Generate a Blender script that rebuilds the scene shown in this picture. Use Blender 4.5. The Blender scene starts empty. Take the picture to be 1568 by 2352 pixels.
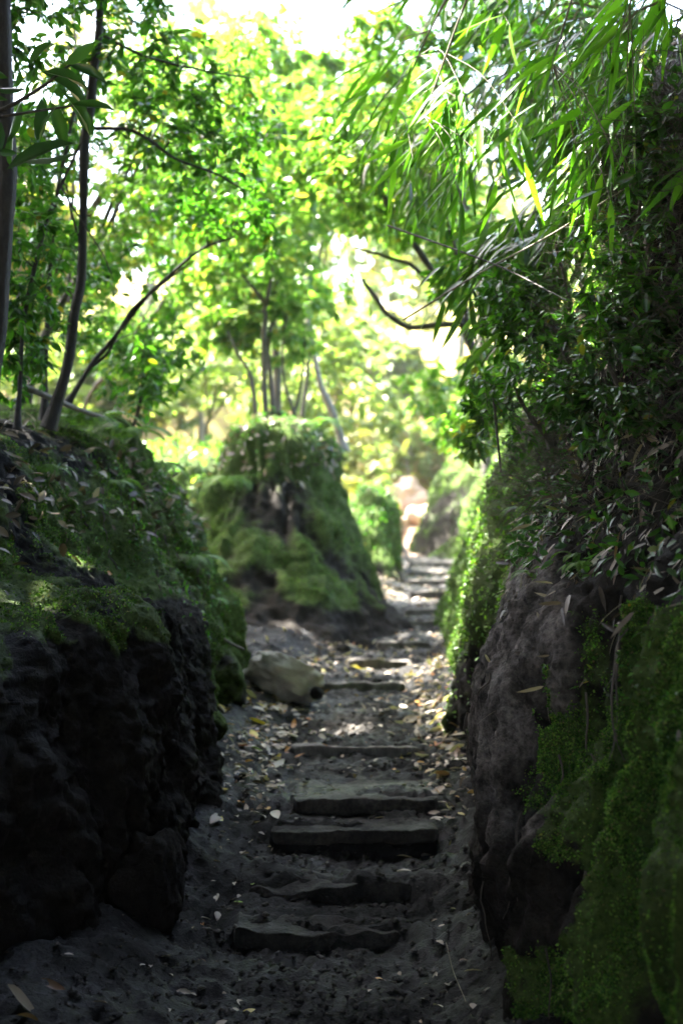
import bpy, math, random
import numpy as np
from mathutils import Vector

rng = np.random.default_rng(11)
random.seed(11)
SC = bpy.context.scene
COL = SC.collection
K = 1.0 / 3267.0            # 50 mm lens, 36 mm tall frame, in units of a 1568 x 2352 view

# ------------------------------------------------------------------ camera
cam_d = bpy.data.cameras.new('camera')
cam = bpy.data.objects.new('camera', cam_d)
COL.objects.link(cam)
cam.location = (0, 0, 0)
cam.rotation_euler = (math.radians(90), 0, 0)
cam_d.sensor_fit = 'VERTICAL'
cam_d.sensor_height = 36
cam_d.sensor_width = 24
cam_d.lens = 50
cam_d.clip_start = 0.05
cam_d.clip_end = 2000
cam_d.dof.use_dof = True
cam_d.dof.focus_distance = 4.5
cam_d.dof.aperture_fstop = 2.5
SC.camera = cam

# ------------------------------------------------------------------ sky, sun, exposure
SUN_AZ, SUN_EL = math.radians(-62), math.radians(58)     # azimuth from +Y towards +X
world = bpy.data.worlds.new('World')
SC.world = world
world.use_nodes = True
wn = world.node_tree
bg = wn.nodes['Background']
sky = wn.nodes.new('ShaderNodeTexSky')
sky.sky_type = 'NISHITA'
sky.sun_disc = False
sky.sun_elevation = SUN_EL
sky.sun_rotation = SUN_AZ
sky.air_density = 1.0
sky.dust_density = 4.0
sky.ozone_density = 0.3
wn.links.new(sky.outputs['Color'], bg.inputs['Color'])
bg.inputs['Strength'].default_value = 0.12
sl = bpy.data.lights.new('sun', 'SUN')
sl.energy = 5.0
sl.angle = math.radians(0.6)
sl.color = (1.0, 0.95, 0.86)
sun = bpy.data.objects.new('sun', sl)
COL.objects.link(sun)
sd = Vector((math.sin(SUN_AZ) * math.cos(SUN_EL), math.cos(SUN_AZ) * math.cos(SUN_EL), math.sin(SUN_EL)))
sun.rotation_euler = sd.to_track_quat('Z', 'Y').to_euler()
sun.location = sd * 60
SC.view_settings.view_transform = 'Standard'
SC.view_settings.look = 'None'
SC.view_settings.exposure = 4.2
SC.view_settings.gamma = 1.0
SC.render.engine = 'CYCLES'
cy = SC.cycles
cy.max_bounces = 6
cy.diffuse_bounces = 3
cy.glossy_bounces = 2
cy.transmission_bounces = 4
cy.transparent_max_bounces = 4
cy.use_denoising = True
cy.sample_clamp_indirect = 6.0
cy.caustics_reflective = False
cy.caustics_refractive = False

# ------------------------------------------------------------------ helpers
def P(px, py, d):
    return np.array([(px - 784) * K * d, d, (1176 - py) * K * d])

def lerp(a, b, t):
    return a + (b - a) * t

def sstep(a, b, x):
    t = np.clip((x - a) / (b - a), 0, 1)
    return t * t * (3 - 2 * t)

def _hash(ix, iy, iz, seed):
    h = (ix.astype(np.int64) * 374761393 + iy.astype(np.int64) * 668265263 + iz.astype(np.int64) * 2147483647 + seed * 1274126177) & 0xFFFFFFFF
    h = ((h ^ (h >> 13)) * 1274126177) & 0xFFFFFFFF
    h = (h ^ (h >> 16)) & 0xFFFFFFFF
    return h / 4294967295.0 * 2 - 1

def vnoise(p, seed=0):
    f = np.floor(p)
    i = f.astype(np.int64)
    t = p - f
    t = t * t * t * (t * (t * 6 - 15) + 10)
    r = 0
    for dx in (0, 1):
        wx = t[..., 0] if dx else 1 - t[..., 0]
        for dy in (0, 1):
            wy = t[..., 1] if dy else 1 - t[..., 1]
            for dz in (0, 1):
                wz = t[..., 2] if dz else 1 - t[..., 2]
                r = r + wx * wy * wz * _hash(i[..., 0] + dx, i[..., 1] + dy, i[..., 2] + dz, seed)
    return r

def fbm(p, octv=4, seed=0, gain=0.5):
    a, s, r = 1.0, 1.0, 0
    for o in range(octv):
        r = r + a * vnoise(p * s + 17.3 * o, seed + o)
        a *= gain
        s *= 2.03
    return r

def norm(v):
    return v / np.maximum(np.linalg.norm(v, axis=-1, keepdims=True), 1e-9)

def tag(o, label=None, cat=None, group=None, kind=None):
    if label: o['label'] = label
    if cat: o['category'] = cat
    if group: o['group'] = group
    if kind: o['kind'] = kind
    return o

def empty(name, loc, label=None, cat=None, group=None):
    o = bpy.data.objects.new(name, None)
    COL.objects.link(o)
    o.location = [float(c) for c in loc]
    o.empty_display_size = 0.1
    return tag(o, label, cat, group)

def world_loc(o):
    p = np.zeros(3)
    while o is not None:
        p += np.array(o.location)
        o = o.parent
    return p

def mesh_data(name, V, F, mat, smooth=False, attrs=None):
    V = np.asarray(V, dtype=np.float32)
    F = np.asarray(F, dtype=np.int32)
    m = bpy.data.meshes.new(name)
    n, k = F.shape
    m.vertices.add(len(V))
    m.vertices.foreach_set('co', V.ravel())
    m.loops.add(n * k)
    m.loops.foreach_set('vertex_index', F.ravel())
    m.polygons.add(n)
    m.polygons.foreach_set('loop_start', np.arange(0, n * k, k, dtype=np.int32))
    if smooth:
        m.polygons.foreach_set('use_smooth', np.ones(n, dtype=bool))
    for an, av in (attrs or {}).items():
        a = m.attributes.new(an, 'FLOAT', 'POINT')
        a.data.foreach_set('value', np.asarray(av, dtype=np.float32).ravel())
    m.update(calc_edges=True)
    m.materials.append(mat)
    return m

def mk(name, V, F, mat, parent=None, smooth=False, attrs=None, kind=None, origin=None):
    """one mesh object; V in world space. origin: where its own pivot goes when it is top level"""
    V = np.asarray(V, dtype=np.float64)
    o0 = world_loc(parent) if parent is not None else (np.zeros(3) if origin is None else np.asarray(origin, float))
    m = mesh_data(name, V - o0, F, mat, smooth, attrs)
    o = bpy.data.objects.new(name, m)
    COL.objects.link(o)
    if parent is not None:
        o.parent = parent
    else:
        o.location = [float(c) for c in o0]
    if kind:
        o['kind'] = kind
    return o

def merge(parts):
    Vs, Fs, As, off = [], [], [], 0
    for p in parts:
        V, F = p[0], p[1]
        Vs.append(V); Fs.append(F + off); off += len(V)
        if len(p) > 2: As.append(p[2])
    return np.concatenate(Vs), np.concatenate(Fs), (np.concatenate(As) if As else None)

def grid_faces(ns, nt, close_s=False):
    i = np.arange(ns if close_s else ns - 1)
    j = np.arange(nt - 1)
    I, J = np.meshgrid(i, j, indexing='ij')
    I2 = (I + 1) % ns
    return np.stack([I * nt + J, I2 * nt + J, I2 * nt + J + 1, I * nt + J + 1], -1).reshape(-1, 4)

def cr(P4, t):
    """smooth curve through rows of P4 [n, ..., 3] at parameters t in 0..n-1, tangents limited so that long spans never overshoot"""
    n = len(P4)
    ch = np.diff(P4, axis=0)
    tg = np.concatenate([ch[:1], (ch[1:] + ch[:-1]) / 2, ch[-1:]])
    cl = np.linalg.norm(ch, axis=-1, keepdims=True)
    lim = 1.1 * np.concatenate([cl[:1], np.minimum(cl[1:], cl[:-1]), cl[-1:]])
    tg = tg * np.minimum(1, lim / np.maximum(np.linalg.norm(tg, axis=-1, keepdims=True), 1e-9))
    i = np.clip(np.floor(t).astype(int), 0, n - 2)
    u = (t - i)
    u = u.reshape((-1,) + (1,) * (P4.ndim - 1))
    h00 = 2 * u ** 3 - 3 * u ** 2 + 1; h10 = u ** 3 - 2 * u ** 2 + u; h01 = -2 * u ** 3 + 3 * u ** 2; h11 = u ** 3 - u ** 2
    return h00 * P4[i] + h10 * tg[i] + h01 * P4[i + 1] + h11 * tg[i + 1]

def curve_pts(pts, n):
    pts = np.asarray(pts, float)
    return cr(pts, np.linspace(0, len(pts) - 1, n))

def grid_normals(G, flip=1):
    a = np.gradient(G, axis=0); b = np.gradient(G, axis=1)
    return norm(np.cross(a, b)) * flip

def tubes(lines, sides=6):
    """lines: list of (pts[k,3], radii[k]) -> V, F(quads), rnd"""
    Vs, Fs, As, off = [], [], [], 0
    ang = np.linspace(0, 2 * np.pi, sides, endpoint=False)
    ca, sa = np.cos(ang)[None, :, None], np.sin(ang)[None, :, None]
    for pts, rad in lines:
        k = len(pts)
        t = norm(np.gradient(pts, axis=0))
        ref = np.array([0.31, 0.9, 0.2]) if abs(t[0, 1]) < 0.8 else np.array([1.0, 0.1, 0.2])
        a = norm(np.cross(t, ref)); b = np.cross(t, a)
        r = np.asarray(rad)[:, None, None]
        V = (pts[:, None, :] + r * (a[:, None, :] * ca + b[:, None, :] * sa)).reshape(-1, 3)
        i = np.arange(k - 1)[:, None]; j = np.arange(sides)[None, :]; j2 = (j + 1) % sides
        F = np.stack([i * sides + j, i * sides + j2, (i + 1) * sides + j2, (i + 1) * sides + j], -1).reshape(-1, 4)
        Vs.append(V); Fs.append(F + off); off += len(V)
        As.append(np.full(len(V), random.random()))
    return np.concatenate(Vs), np.concatenate(Fs), np.concatenate(As)

# leaf outlines: x sideways (in leaf widths), y along (in lengths), z up (in lengths); all triangles
T_SMALL = (np.array([[0, 0, 0], [.5, .42, .07], [-.5, .42, .07], [0, 1, -.06]]), np.array([[0, 1, 3], [0, 3, 2]]))
T_OVAL = (np.array([[0, 0, 0], [.36, .2, .05], [-.36, .2, .05], [.5, .5, .07], [-.5, .5, .07], [0, .5, .0], [.3, .8, .02], [-.3, .8, .02], [0, 1, -.1]]),
          np.array([[0, 1, 5], [1, 3, 5], [3, 6, 5], [6, 8, 5], [8, 7, 5], [7, 4, 5], [4, 2, 5], [2, 0, 5]]))
T_LANCE = (np.array([[0, 0, 0], [.38, .12, .01], [-.38, .12, .01], [0, .12, 0.0], [.5, .4, -.01], [-.5, .4, -.01], [0, .4, -.025], [.36, .72, -.06], [-.36, .72, -.06], [0, .72, -.075], [0, 1, -.15]]),
           np.array([[0, 1, 3], [0, 3, 2], [1, 4, 6], [1, 6, 3], [3, 6, 5], [3, 5, 2], [4, 7, 9], [4, 9, 6], [6, 9, 8], [6, 8, 5], [7, 10, 9], [9, 10, 8]]))

def leaf_cloud(tmpl, pos, axis, up, L, W, rnd=None):
    tv, tf = tmpl
    n = len(pos)
    y = norm(axis)
    x = norm(np.cross(y, up))
    z = np.cross(x, y)
    L = np.broadcast_to(L, (n,))[:, None, None]; W = np.broadcast_to(W, (n,))[:, None, None]
    V = pos[:, None, :] + x[:, None, :] * tv[None, :, :1] * W + y[:, None, :] * tv[None, :, 1:2] * L + z[:, None, :] * tv[None, :, 2:3] * L
    F = (tf[None] + (np.arange(n) * len(tv))[:, None, None]).reshape(-1, 3)
    r = np.repeat(rng.random(n) if rnd is None else rnd, len(tv))
    return V.reshape(-1, 3), F, r

def rdir(n):
    return norm(rng.normal(size=(n, 3)))

# ------------------------------------------------------------------ materials
def new_mat(name):
    m = bpy.data.materials.new(name)
    m.use_nodes = True
    nt = m.node_tree
    nt.nodes.clear()
    out = nt.nodes.new('ShaderNodeOutputMaterial')
    return m, nt, out

def nd(nt, typ, **kw):
    n = nt.nodes.new('ShaderNode' + typ)
    for k, v in kw.items():
        if k.startswith('i_'):
            key = k[2:]
            n.inputs[int(key) if key.isdigit() else key.replace('_', ' ')].default_value = v
        else:
            setattr(n, k, v)
    return n

def ramp(nt, stops, interp='LINEAR'):
    r = nt.nodes.new('ShaderNodeValToRGB')
    r.color_ramp.interpolation = interp
    e = r.color_ramp.elements
    while len(e) < len(stops): e.new(0.5)
    for el, (p, c) in zip(e, stops):
        el.position = p
        el.color = (c[0], c[1], c[2], 1)
    return r

def leaf_mat(name, stops, trans=0.45, rough=0.38, spec=0.5, by_object=False, var=(.6, 1.25), vscale=9.0, tint=(1.1, 1.27, 0.45)):
    m, nt, out = new_mat(name)
    if by_object:
        src = nd(nt, 'ObjectInfo').outputs['Random']
    else:
        src = nd(nt, 'Attribute', attribute_name='rnd').outputs['Fac']
    r = ramp(nt, stops)
    nt.links.new(src, r.inputs['Fac'])
    nz = nd(nt, 'TexNoise', i_Scale=vscale, i_Detail=4.0)
    mx = nd(nt, 'MixRGB', blend_type='MULTIPLY', i_Fac=0.6)
    rr = ramp(nt, [(0.3, (var[0],) * 3), (0.7, (var[1],) * 3)])
    tc = nd(nt, 'NewGeometry')
    nt.links.new(tc.outputs['Position'], nz.inputs['Vector'])
    nt.links.new(nz.outputs['Fac'], rr.inputs['Fac'])
    nt.links.new(r.outputs['Color'], mx.inputs[1]); nt.links.new(rr.outputs['Color'], mx.inputs[2])
    p = nd(nt, 'BsdfPrincipled', i_Roughness=rough)
    p.inputs['Specular IOR Level'].default_value = spec
    nt.links.new(mx.outputs['Color'], p.inputs['Base Color'])
    tr = nd(nt, 'BsdfTranslucent')
    tm = nd(nt, 'MixRGB', blend_type='MULTIPLY', i_Fac=1.0)
    tm.inputs[2].default_value = (*tint, 1)
    nt.links.new(mx.outputs['Color'], tm.inputs[1])
    nt.links.new(tm.outputs['Color'], tr.inputs['Color'])
    ms = nd(nt, 'MixShader', i_Fac=trans)
    nt.links.new(p.outputs[0], ms.inputs[1]); nt.links.new(tr.outputs[0], ms.inputs[2])
    nt.links.new(ms.outputs[0], out.inputs['Surface'])
    return m

def bark_mat(name, c0, c1, scale=30.0):
    m, nt, out = new_mat(name)
    g = nd(nt, 'NewGeometry')
    mp = nd(nt, 'Mapping'); mp.inputs['Scale'].default_value = (1, 1, .3)
    nt.links.new(g.outputs['Position'], mp.inputs['Vector'])
    nz = nd(nt, 'TexNoise', i_Scale=scale, i_Detail=6.0, i_Roughness=0.7)
    nt.links.new(mp.outputs[0], nz.inputs['Vector'])
    r = ramp(nt, [(0.32, c0), (0.68, c1)])
    nt.links.new(nz.outputs['Fac'], r.inputs['Fac'])
    b = nd(nt, 'Bump', i_Strength=0.9, i_Distance=0.015)
    nt.links.new(nz.outputs['Fac'], b.inputs['Height'])
    p = nd(nt, 'BsdfPrincipled', i_Roughness=0.75)
    nt.links.new(r.outputs['Color'], p.inputs['Base Color']); nt.links.new(b.outputs[0], p.inputs['Normal'])
    nt.links.new(p.outputs[0], out.inputs['Surface'])
    return m

def ground_mat(name, earth, earth2, moss0, moss1, rough=(0.55, 0.95), pale=(.2, .17, .14), sand=(.40, .26, .19), spec=.08, bump=1.0):
    """earth and moss by the vertex attribute 'moss', pale trodden earth by 'pale', sand by 'sand'"""
    m, nt, out = new_mat(name)
    L = nt.links
    g = nd(nt, 'NewGeometry')
    n1 = nd(nt, 'TexNoise', i_Scale=9.0, i_Detail=8.0, i_Roughness=0.7)
    n2 = nd(nt, 'TexNoise', i_Scale=48.0, i_Detail=6.0, i_Roughness=0.72)
    n3 = nd(nt, 'TexNoise', i_Scale=2.6, i_Detail=4.0)
    for n in (n1, n2, n3): L.new(g.outputs['Position'], n.inputs['Vector'])
    re = ramp(nt, [(0.3, earth), (0.7, earth2)]); L.new(n1.outputs['Fac'], re.inputs['Fac'])
    rm = ramp(nt, [(0.3, moss0), (0.72, moss1)]); L.new(n2.outputs['Fac'], rm.inputs['Fac'])
    am = nd(nt, 'Attribute', attribute_name='moss')
    ad = nd(nt, 'Math', operation='ADD'); L.new(am.outputs['Fac'], ad.inputs[0])
    sc = nd(nt, 'Math', operation='MULTIPLY_ADD', i_1=1.1, i_2=-0.55); L.new(n1.outputs['Fac'], sc.inputs[0]); L.new(sc.outputs[0], ad.inputs[1])
    rs = nd(nt, 'MapRange', i_1=0.38, i_2=0.62); L.new(ad.outputs[0], rs.inputs[0])
    mx = nd(nt, 'MixRGB'); L.new(rs.outputs[0], mx.inputs[0]); L.new(re.outputs['Color'], mx.inputs[1]); L.new(rm.outputs['Color'], mx.inputs[2])
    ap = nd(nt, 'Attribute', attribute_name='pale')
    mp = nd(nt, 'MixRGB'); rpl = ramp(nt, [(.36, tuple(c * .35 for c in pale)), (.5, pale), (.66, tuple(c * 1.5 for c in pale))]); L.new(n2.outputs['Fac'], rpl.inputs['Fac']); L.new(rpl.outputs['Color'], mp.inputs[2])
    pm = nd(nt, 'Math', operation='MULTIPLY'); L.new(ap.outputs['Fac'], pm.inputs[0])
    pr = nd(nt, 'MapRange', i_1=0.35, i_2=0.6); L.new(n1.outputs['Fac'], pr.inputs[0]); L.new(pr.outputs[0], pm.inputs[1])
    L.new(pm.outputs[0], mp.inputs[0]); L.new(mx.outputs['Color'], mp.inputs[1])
    asd = nd(nt, 'Attribute', attribute_name='sand')
    ms = nd(nt, 'MixRGB'); ms.inputs[2].default_value = (*sand, 1)
    L.new(asd.outputs['Fac'], ms.inputs[0]); L.new(mp.outputs['Color'], ms.inputs[1])
    p = nd(nt, 'BsdfPrincipled')
    p.inputs['Specular IOR Level'].default_value = spec
    L.new(ms.outputs['Color'], p.inputs['Base Color'])
    rr = nd(nt, 'MapRange', i_1=0.35, i_2=0.65, i_3=rough[0], i_4=rough[1]); L.new(n3.outputs['Fac'], rr.inputs[0]); L.new(rr.outputs[0], p.inputs['Roughness'])
    hb = nd(nt, 'MixRGB', i_Fac=0.5); L.new(n1.outputs['Fac'], hb.inputs[1]); L.new(n2.outputs['Fac'], hb.inputs[2])
    b = nd(nt, 'Bump', i_Strength=bump, i_Distance=0.035); L.new(hb.outputs['Color'], b.inputs['Height'])
    L.new(b.outputs[0], p.inputs['Normal'])
    L.new(p.outputs[0], out.inputs['Surface'])
    return m

M = {}
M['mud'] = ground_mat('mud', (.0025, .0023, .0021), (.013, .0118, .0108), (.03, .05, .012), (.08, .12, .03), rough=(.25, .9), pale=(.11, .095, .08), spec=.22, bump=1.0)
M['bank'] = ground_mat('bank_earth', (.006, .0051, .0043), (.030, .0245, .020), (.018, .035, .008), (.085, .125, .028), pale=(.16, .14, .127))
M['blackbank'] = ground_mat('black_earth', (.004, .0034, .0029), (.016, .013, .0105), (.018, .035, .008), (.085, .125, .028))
M['tuff'] = ground_mat('tuff', (.05, .045, .044), (.11, .10, .096), (.03, .05, .012), (.08, .12, .03))
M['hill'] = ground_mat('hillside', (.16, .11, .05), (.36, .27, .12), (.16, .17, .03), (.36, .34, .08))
M['stone'] = ground_mat('grey_stone', (.42, .40, .37), (.62, .60, .55), (.06, .08, .03), (.12, .15, .05))
M['sandrock'] = ground_mat('sand_rock', (.44, .29, .22), (.58, .43, .35), (.2, .2, .08), (.3, .3, .1))
M['timber'] = bark_mat('wet_timber', (.03, .027, .024), (.17, .15, .13), 24)
M['bark'] = bark_mat('dark_bark', (.018, .015, .012), (.075, .063, .05))
M['darkbark'] = bark_mat('black_bark', (.008, .007, .006), (.042, .035, .028), 45)
M['palebark'] = bark_mat('pale_bark', (.10, .09, .075), (.28, .25, .21))
M['twig'] = bark_mat('twig', (.03, .022, .016), (.10, .08, .06))
M['cane'] = bark_mat('dry_cane', (.10, .085, .055), (.26, .23, .16))
M['leaf_dark'] = leaf_mat('leaf_dark', [(0, (.016, .05, .010)), (.6, (.035, .105, .016)), (.95, (.06, .16, .022)), (1, (.16, .13, .02))], .42, .33)
M['canopy_leaf'] = leaf_mat('canopy_leaf', [(0, (.012, .03, .008)), (1, (.03, .07, .014))], .22, .5)
M['leaf_mid'] = leaf_mat('leaf_mid', [(0, (.025, .085, .012)), (.6, (.058, .18, .02)), (.96, (.11, .26, .03)), (1, (.28, .19, .02))], .5, .33)
M['leaf_bright'] = leaf_mat('leaf_bright', [(0, (.05, .14, .02)), (.6, (.13, .26, .05)), (.92, (.23, .34, .08)), (1, (.35, .29, .06))], .58, .36)
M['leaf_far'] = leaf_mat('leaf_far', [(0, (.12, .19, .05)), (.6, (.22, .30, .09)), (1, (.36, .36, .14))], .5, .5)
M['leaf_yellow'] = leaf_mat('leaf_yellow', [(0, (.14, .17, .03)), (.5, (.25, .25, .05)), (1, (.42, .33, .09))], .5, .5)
M['bamboo_leaf'] = leaf_mat('bamboo_leaf', [(0, (.05, .15, .014)), (.5, (.10, .27, .02)), (1, (.17, .36, .03))], .58, .42, .3, by_object=True)
M['bamboo_mass'] = leaf_mat('bamboo_mass', [(0, (.03, .08, .012)), (.6, (.07, .17, .02)), (1, (.12, .25, .03))], .48, .3)
M['big_leaf'] = leaf_mat('big_leaf', [(0, (.015, .045, .010)), (1, (.04, .10, .018))], .4, .28, by_object=True)
M['fern'] = leaf_mat('fern', [(0, (.05, .12, .015)), (1, (.13, .26, .03))], .45, .45)
M['litter'] = leaf_mat('litter', [(0, (.05, .035, .022)), (.25, (.16, .11, .07)), (.5, (.34, .27, .21)), (.86, (.50, .43, .36)), (.93, (.45, .24, .04)), (.97, (.40, .12, .04)), (1, (.30, .32, .05))], .15, .5)
M['drylitter'] = leaf_mat('dry_litter', [(0, (.03, .022, .015)), (.5, (.12, .085, .055)), (.85, (.30, .24, .18)), (1, (.46, .40, .33))], .15, .5)
M['moss'] = leaf_mat('moss', [(0, (.018, .05, .008)), (.6, (.065, .15, .02)), (.9, (.15, .26, .04)), (1, (.16, .12, .06))], .35, .7, .2, var=(.25, 1.7), vscale=5.0)

def solid_leaf(name, c, rough=.45, trans=.2):
    return leaf_mat(name, [(0, tuple(x * .85 for x in c)), (1, c)], trans, rough, by_object=True)
M['tan_leaf'] = solid_leaf('tan_leaf', (.40, .32, .23))
M['pale_leaf'] = solid_leaf('pale_leaf', (.52, .46, .38))
M['orange_leaf'] = solid_leaf('orange_leaf', (.55, .24, .05))
M['yellow_leaf'] = solid_leaf('yellow_leaf', (.60, .45, .06))
M['red_leaf'] = solid_leaf('red_leaf', (.42, .11, .04))
M['green_leaf'] = solid_leaf('green_leaf', (.22, .36, .04))
M['brown_leaf'] = solid_leaf('brown_leaf', (.20, .11, .06))

# ================================================================== SETTING
# ---- the path: terraces behind each step edge
STEPS = [  # front edge Y, top Z, centre X, width
    (4.72, -1.387, -.08, .58), (5.05, -1.325, -.04, .60), (5.50, -1.227, .048, .66), (5.76, -1.165, .10, .62),
    (6.73, -1.115, .06, .64), (8.79, -1.062, .125, .56), (9.69, -1.015, .26, .46), (10.6, -.975, .46, .42), (11.96, -.925, .64, .40),
    (12.8, -.88, .75, .38), (14.2, -.80, .88, .42), (15.4, -.745, .97, .50), (16.6, -.70, 1.04, .58), (18.0, -.645, 1.12, .60)]
SY = np.array([s[0] for s in STEPS]); SZ = np.array([s[1] for s in STEPS])
PCY = np.array([0, 4.2, 4.72, 5.5, 6.73, 8.8, 9.7, 10.6, 12, 14.2, 15.4, 17, 18.6, 20.5, 22.5, 26])
PCX = np.array([-.1, -.1, -.1, .05, .06, .125, .26, .46, .65, .88, .97, 1.06, 1.12, 1.05, .85, .6])
def path_c(Y): return np.interp(Y, PCY, PCX)
G0Y = np.concatenate([[0, 4.2], SY + .15, [20.5, 24, 30]])
G0Z = np.concatenate([[-1.55, -1.44], SZ - .01, [-.56, -.30, -.1]])
def gz(X, Y, fine=True):
    X = np.asarray(X, float); Y = np.asarray(Y, float)
    c = path_c(Y); d = np.abs(X - c)
    idx = np.searchsorted(SY, Y) - 1
    # edges of earth treads are worn and wander a little
    Yw = Y + .05 * vnoise(np.stack([X * 4, Y * 1.0, X * 0 + 3], -1), 5)
    z_ter = np.full(X.shape, -1.44) + .03 * (np.clip(Y, 0, 4.4) - 4.4)
    zprev = -1.44
    for y, z, cx, w in STEPS:
        e = sstep(y - .012, y + .045, Yw) if y < 5 else sstep(y - .005, y + .06, Y)
        z_ter = np.where(Y > y - .1, lerp(zprev, z, e), z_ter)
        zprev = z
    z_smooth = np.interp(Y, G0Y, G0Z)
    wdt = np.interp(Y, SY, [s[3] * .5 for s in STEPS])
    k = sstep(wdt - .06, wdt + .10, d)
    z = lerp(z_ter, z_smooth, k)
    z = z + .14 * sstep(.28, .75, d) * (1 - sstep(19, 23, Y)) + .06 * sstep(.6, 1.6, d)
    if fine:
        p = np.stack([X, Y, X * 0], -1)
        z = z + .022 * fbm(p * 4, 3, 21) + .014 * fbm(p * 15, 3, 22) + .012 * np.maximum(0, fbm(p * 34, 2, 23)) + .014 * np.abs(fbm(p * 11, 2, 29)) - .008 * np.abs(fbm(p * 22, 2, 30))
    return z

yy = np.concatenate([np.arange(2.6, 9.6, .018), np.arange(9.6, 14, .03), np.arange(14, 27, .07)])
uu = np.concatenate([-np.geomspace(3.6, .75, 70), np.arange(-.74, .75, .0125), np.geomspace(.76, 1.6, 30)])
Yg, Ug = np.meshgrid(yy, uu, indexing='ij')
Xg = path_c(Yg) + Ug
Zg = gz(Xg, Yg)
pale = np.exp(-((Xg - .03) / .15) ** 2 - ((Yg - 7.75) / .7) ** 2) * 1.0 + .2 * np.exp(-((Xg - path_c(Yg)) / .25) ** 2) * sstep(8, 10, Yg)  # landing patch: dry earth with its soft light painted in; trodden centre beyond
sandA = sstep(19.5, 22.0, Yg + .6 * vnoise(np.stack([Xg, Yg, Xg * 0], -1), 2))
mossA = np.full(Xg.shape, 0.02) + .35 * sstep(.8, 1.6, np.abs(Ug))
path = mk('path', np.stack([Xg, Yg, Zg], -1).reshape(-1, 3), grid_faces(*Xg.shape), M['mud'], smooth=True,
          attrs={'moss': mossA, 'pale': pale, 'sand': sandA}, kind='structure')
tag(path, 'dark muddy footpath climbing the gully between mossy banks')

# ---- wide ground under everything, reaching the horizon
gx = np.concatenate([-np.geomspace(600, 2, 40), np.linspace(-1.8, 1.8, 12), np.geomspace(2, 600, 40)])
gy = np.concatenate([-np.geomspace(600, 1, 30), np.linspace(0, 70, 90), np.geomspace(72, 700, 30)])
GXm, GYm = np.meshgrid(gx, gy, indexing='ij')
def hill_z(X, Y):
    dx = X - 1.0 + .03 * (Y - 20) * 0
    z = -1.9 + 1.6 * sstep(19, 25, Y)
    z = z + 2.6 * sstep(25.5, 31, Y) + 5.5 * sstep(31, 55, Y)
    z = z + sstep(13, 19, Y) * (2.2 * sstep(2.2, 6, -dx) + 2.0 * sstep(3, 7, dx)) * (1 - .6 * sstep(25, 40, Y))
    p = np.stack([X * .35, Y * .35, X * 0], -1)
    return z + .5 * fbm(p, 3, 4) * sstep(14, 24, np.abs(Y) + np.abs(X) * .5)
gzv = hill_z(GXm, GYm)
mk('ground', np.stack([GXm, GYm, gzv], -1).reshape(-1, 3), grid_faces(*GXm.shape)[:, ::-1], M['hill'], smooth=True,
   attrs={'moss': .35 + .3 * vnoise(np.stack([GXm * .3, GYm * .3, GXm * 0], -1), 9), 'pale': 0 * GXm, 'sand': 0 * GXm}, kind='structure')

# ---- the two banks: control nets (stations along the gully, profile from foot to plateau)
def bank(name, net, counts, tcounts, mat, flip, seed, mossf, amp=1.0, flute=0.03, calm=None, pits=None, flute2=None):
    net = np.asarray(net, float)
    ts = np.concatenate([np.linspace(i, i + 1, c, endpoint=False) for i, c in enumerate(counts)] + [[len(counts)]])
    tt = np.concatenate([np.linspace(i, i + 1, c, endpoint=False) for i, c in enumerate(tcounts)] + [[len(tcounts)]])
    G = cr(net, ts)
    G = np.swapaxes(cr(np.swapaxes(G, 0, 1), tt), 0, 1)
    N = grid_normals(G, flip)
    TT = np.broadcast_to(tt[None, :, None], G.shape[:2] + (1,))[..., 0]
    steep = 1 - np.abs(N[..., 2])
    # flutes: ridges of roots and moss hanging down the steep faces
    arc = np.cumsum(np.linalg.norm(np.gradient(G[:, 1], axis=0), axis=1))
    A = np.broadcast_to(arc[:, None], G.shape[:2])
    fl = 1 - np.abs(fbm(np.stack([A * 5.5 + .5 * vnoise(G * 2.2, 3), G[..., 2] * .8, A * 0], -1), 2, seed + 9)) * 1.6
    D = amp * (.065 * fbm(G * 1.9, 2, seed) + .026 * fbm(G * 6, 3, seed + 3) + .012 * fbm(G * 22, 3, seed + 5)) + flute * fl * np.clip(steep * 1.4 - .2, 0, 1)
    if pits is not None:
        pt = vnoise(G * np.array([26, 26, 17.]), seed + 31)
        D = D - pits(G) * (.022 * sstep(.4, .8, pt) + .008 * sstep(.2, .8, vnoise(G * np.array([11, 11, 5.]), seed + 33)) + .55 * (.026 * fbm(G * 6, 3, seed + 3)) - .006 * np.abs(fbm(G * np.array([40, 40, 24.]), 2, seed + 35)))
    fl2 = 1 - np.abs(fbm(np.stack([A * 13 + 1.2 * vnoise(G * 3, 3), G[..., 2] * 1.6, A * 0], -1), 2, seed + 41)) * 1.7
    if flute2 is not None: D = D + flute2(G) * (fl - .62 + .45 * (fl2 - .6)) * np.clip(steep * 1.6 - .2, 0, 1)
    if calm is not None: D = D - flute * fl * np.clip(steep * 1.4 - .2, 0, 1) * calm(G) * .6 + calm(G) * (.028 * fbm(G * np.array([3.2, 3.2, 1.3]) + .5 * vnoise(G * 2.5, 8)[..., None], 4, seed + 20, .55) - .016 * np.abs(fbm(G * np.array([9, 9, 3.]), 3, seed + 24)) + .006 * fbm(G * 45, 2, seed + 26))
    far = 1 + .3 * sstep(9, 16, G[..., 1])
    G2 = G + N * (D * far)[..., None]
    N2 = grid_normals(G2, flip)
    Dl = D - .065 * amp * fbm(G * 1.9, 2, seed)
    moss = np.clip(mossf(G2, N2, TT, D) + np.clip(6.0 * (Dl - np.median(Dl)), -.6, .3), -.3, 1.1)
    return G2, N2, moss, grid_faces(*G2.shape[:2])

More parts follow.
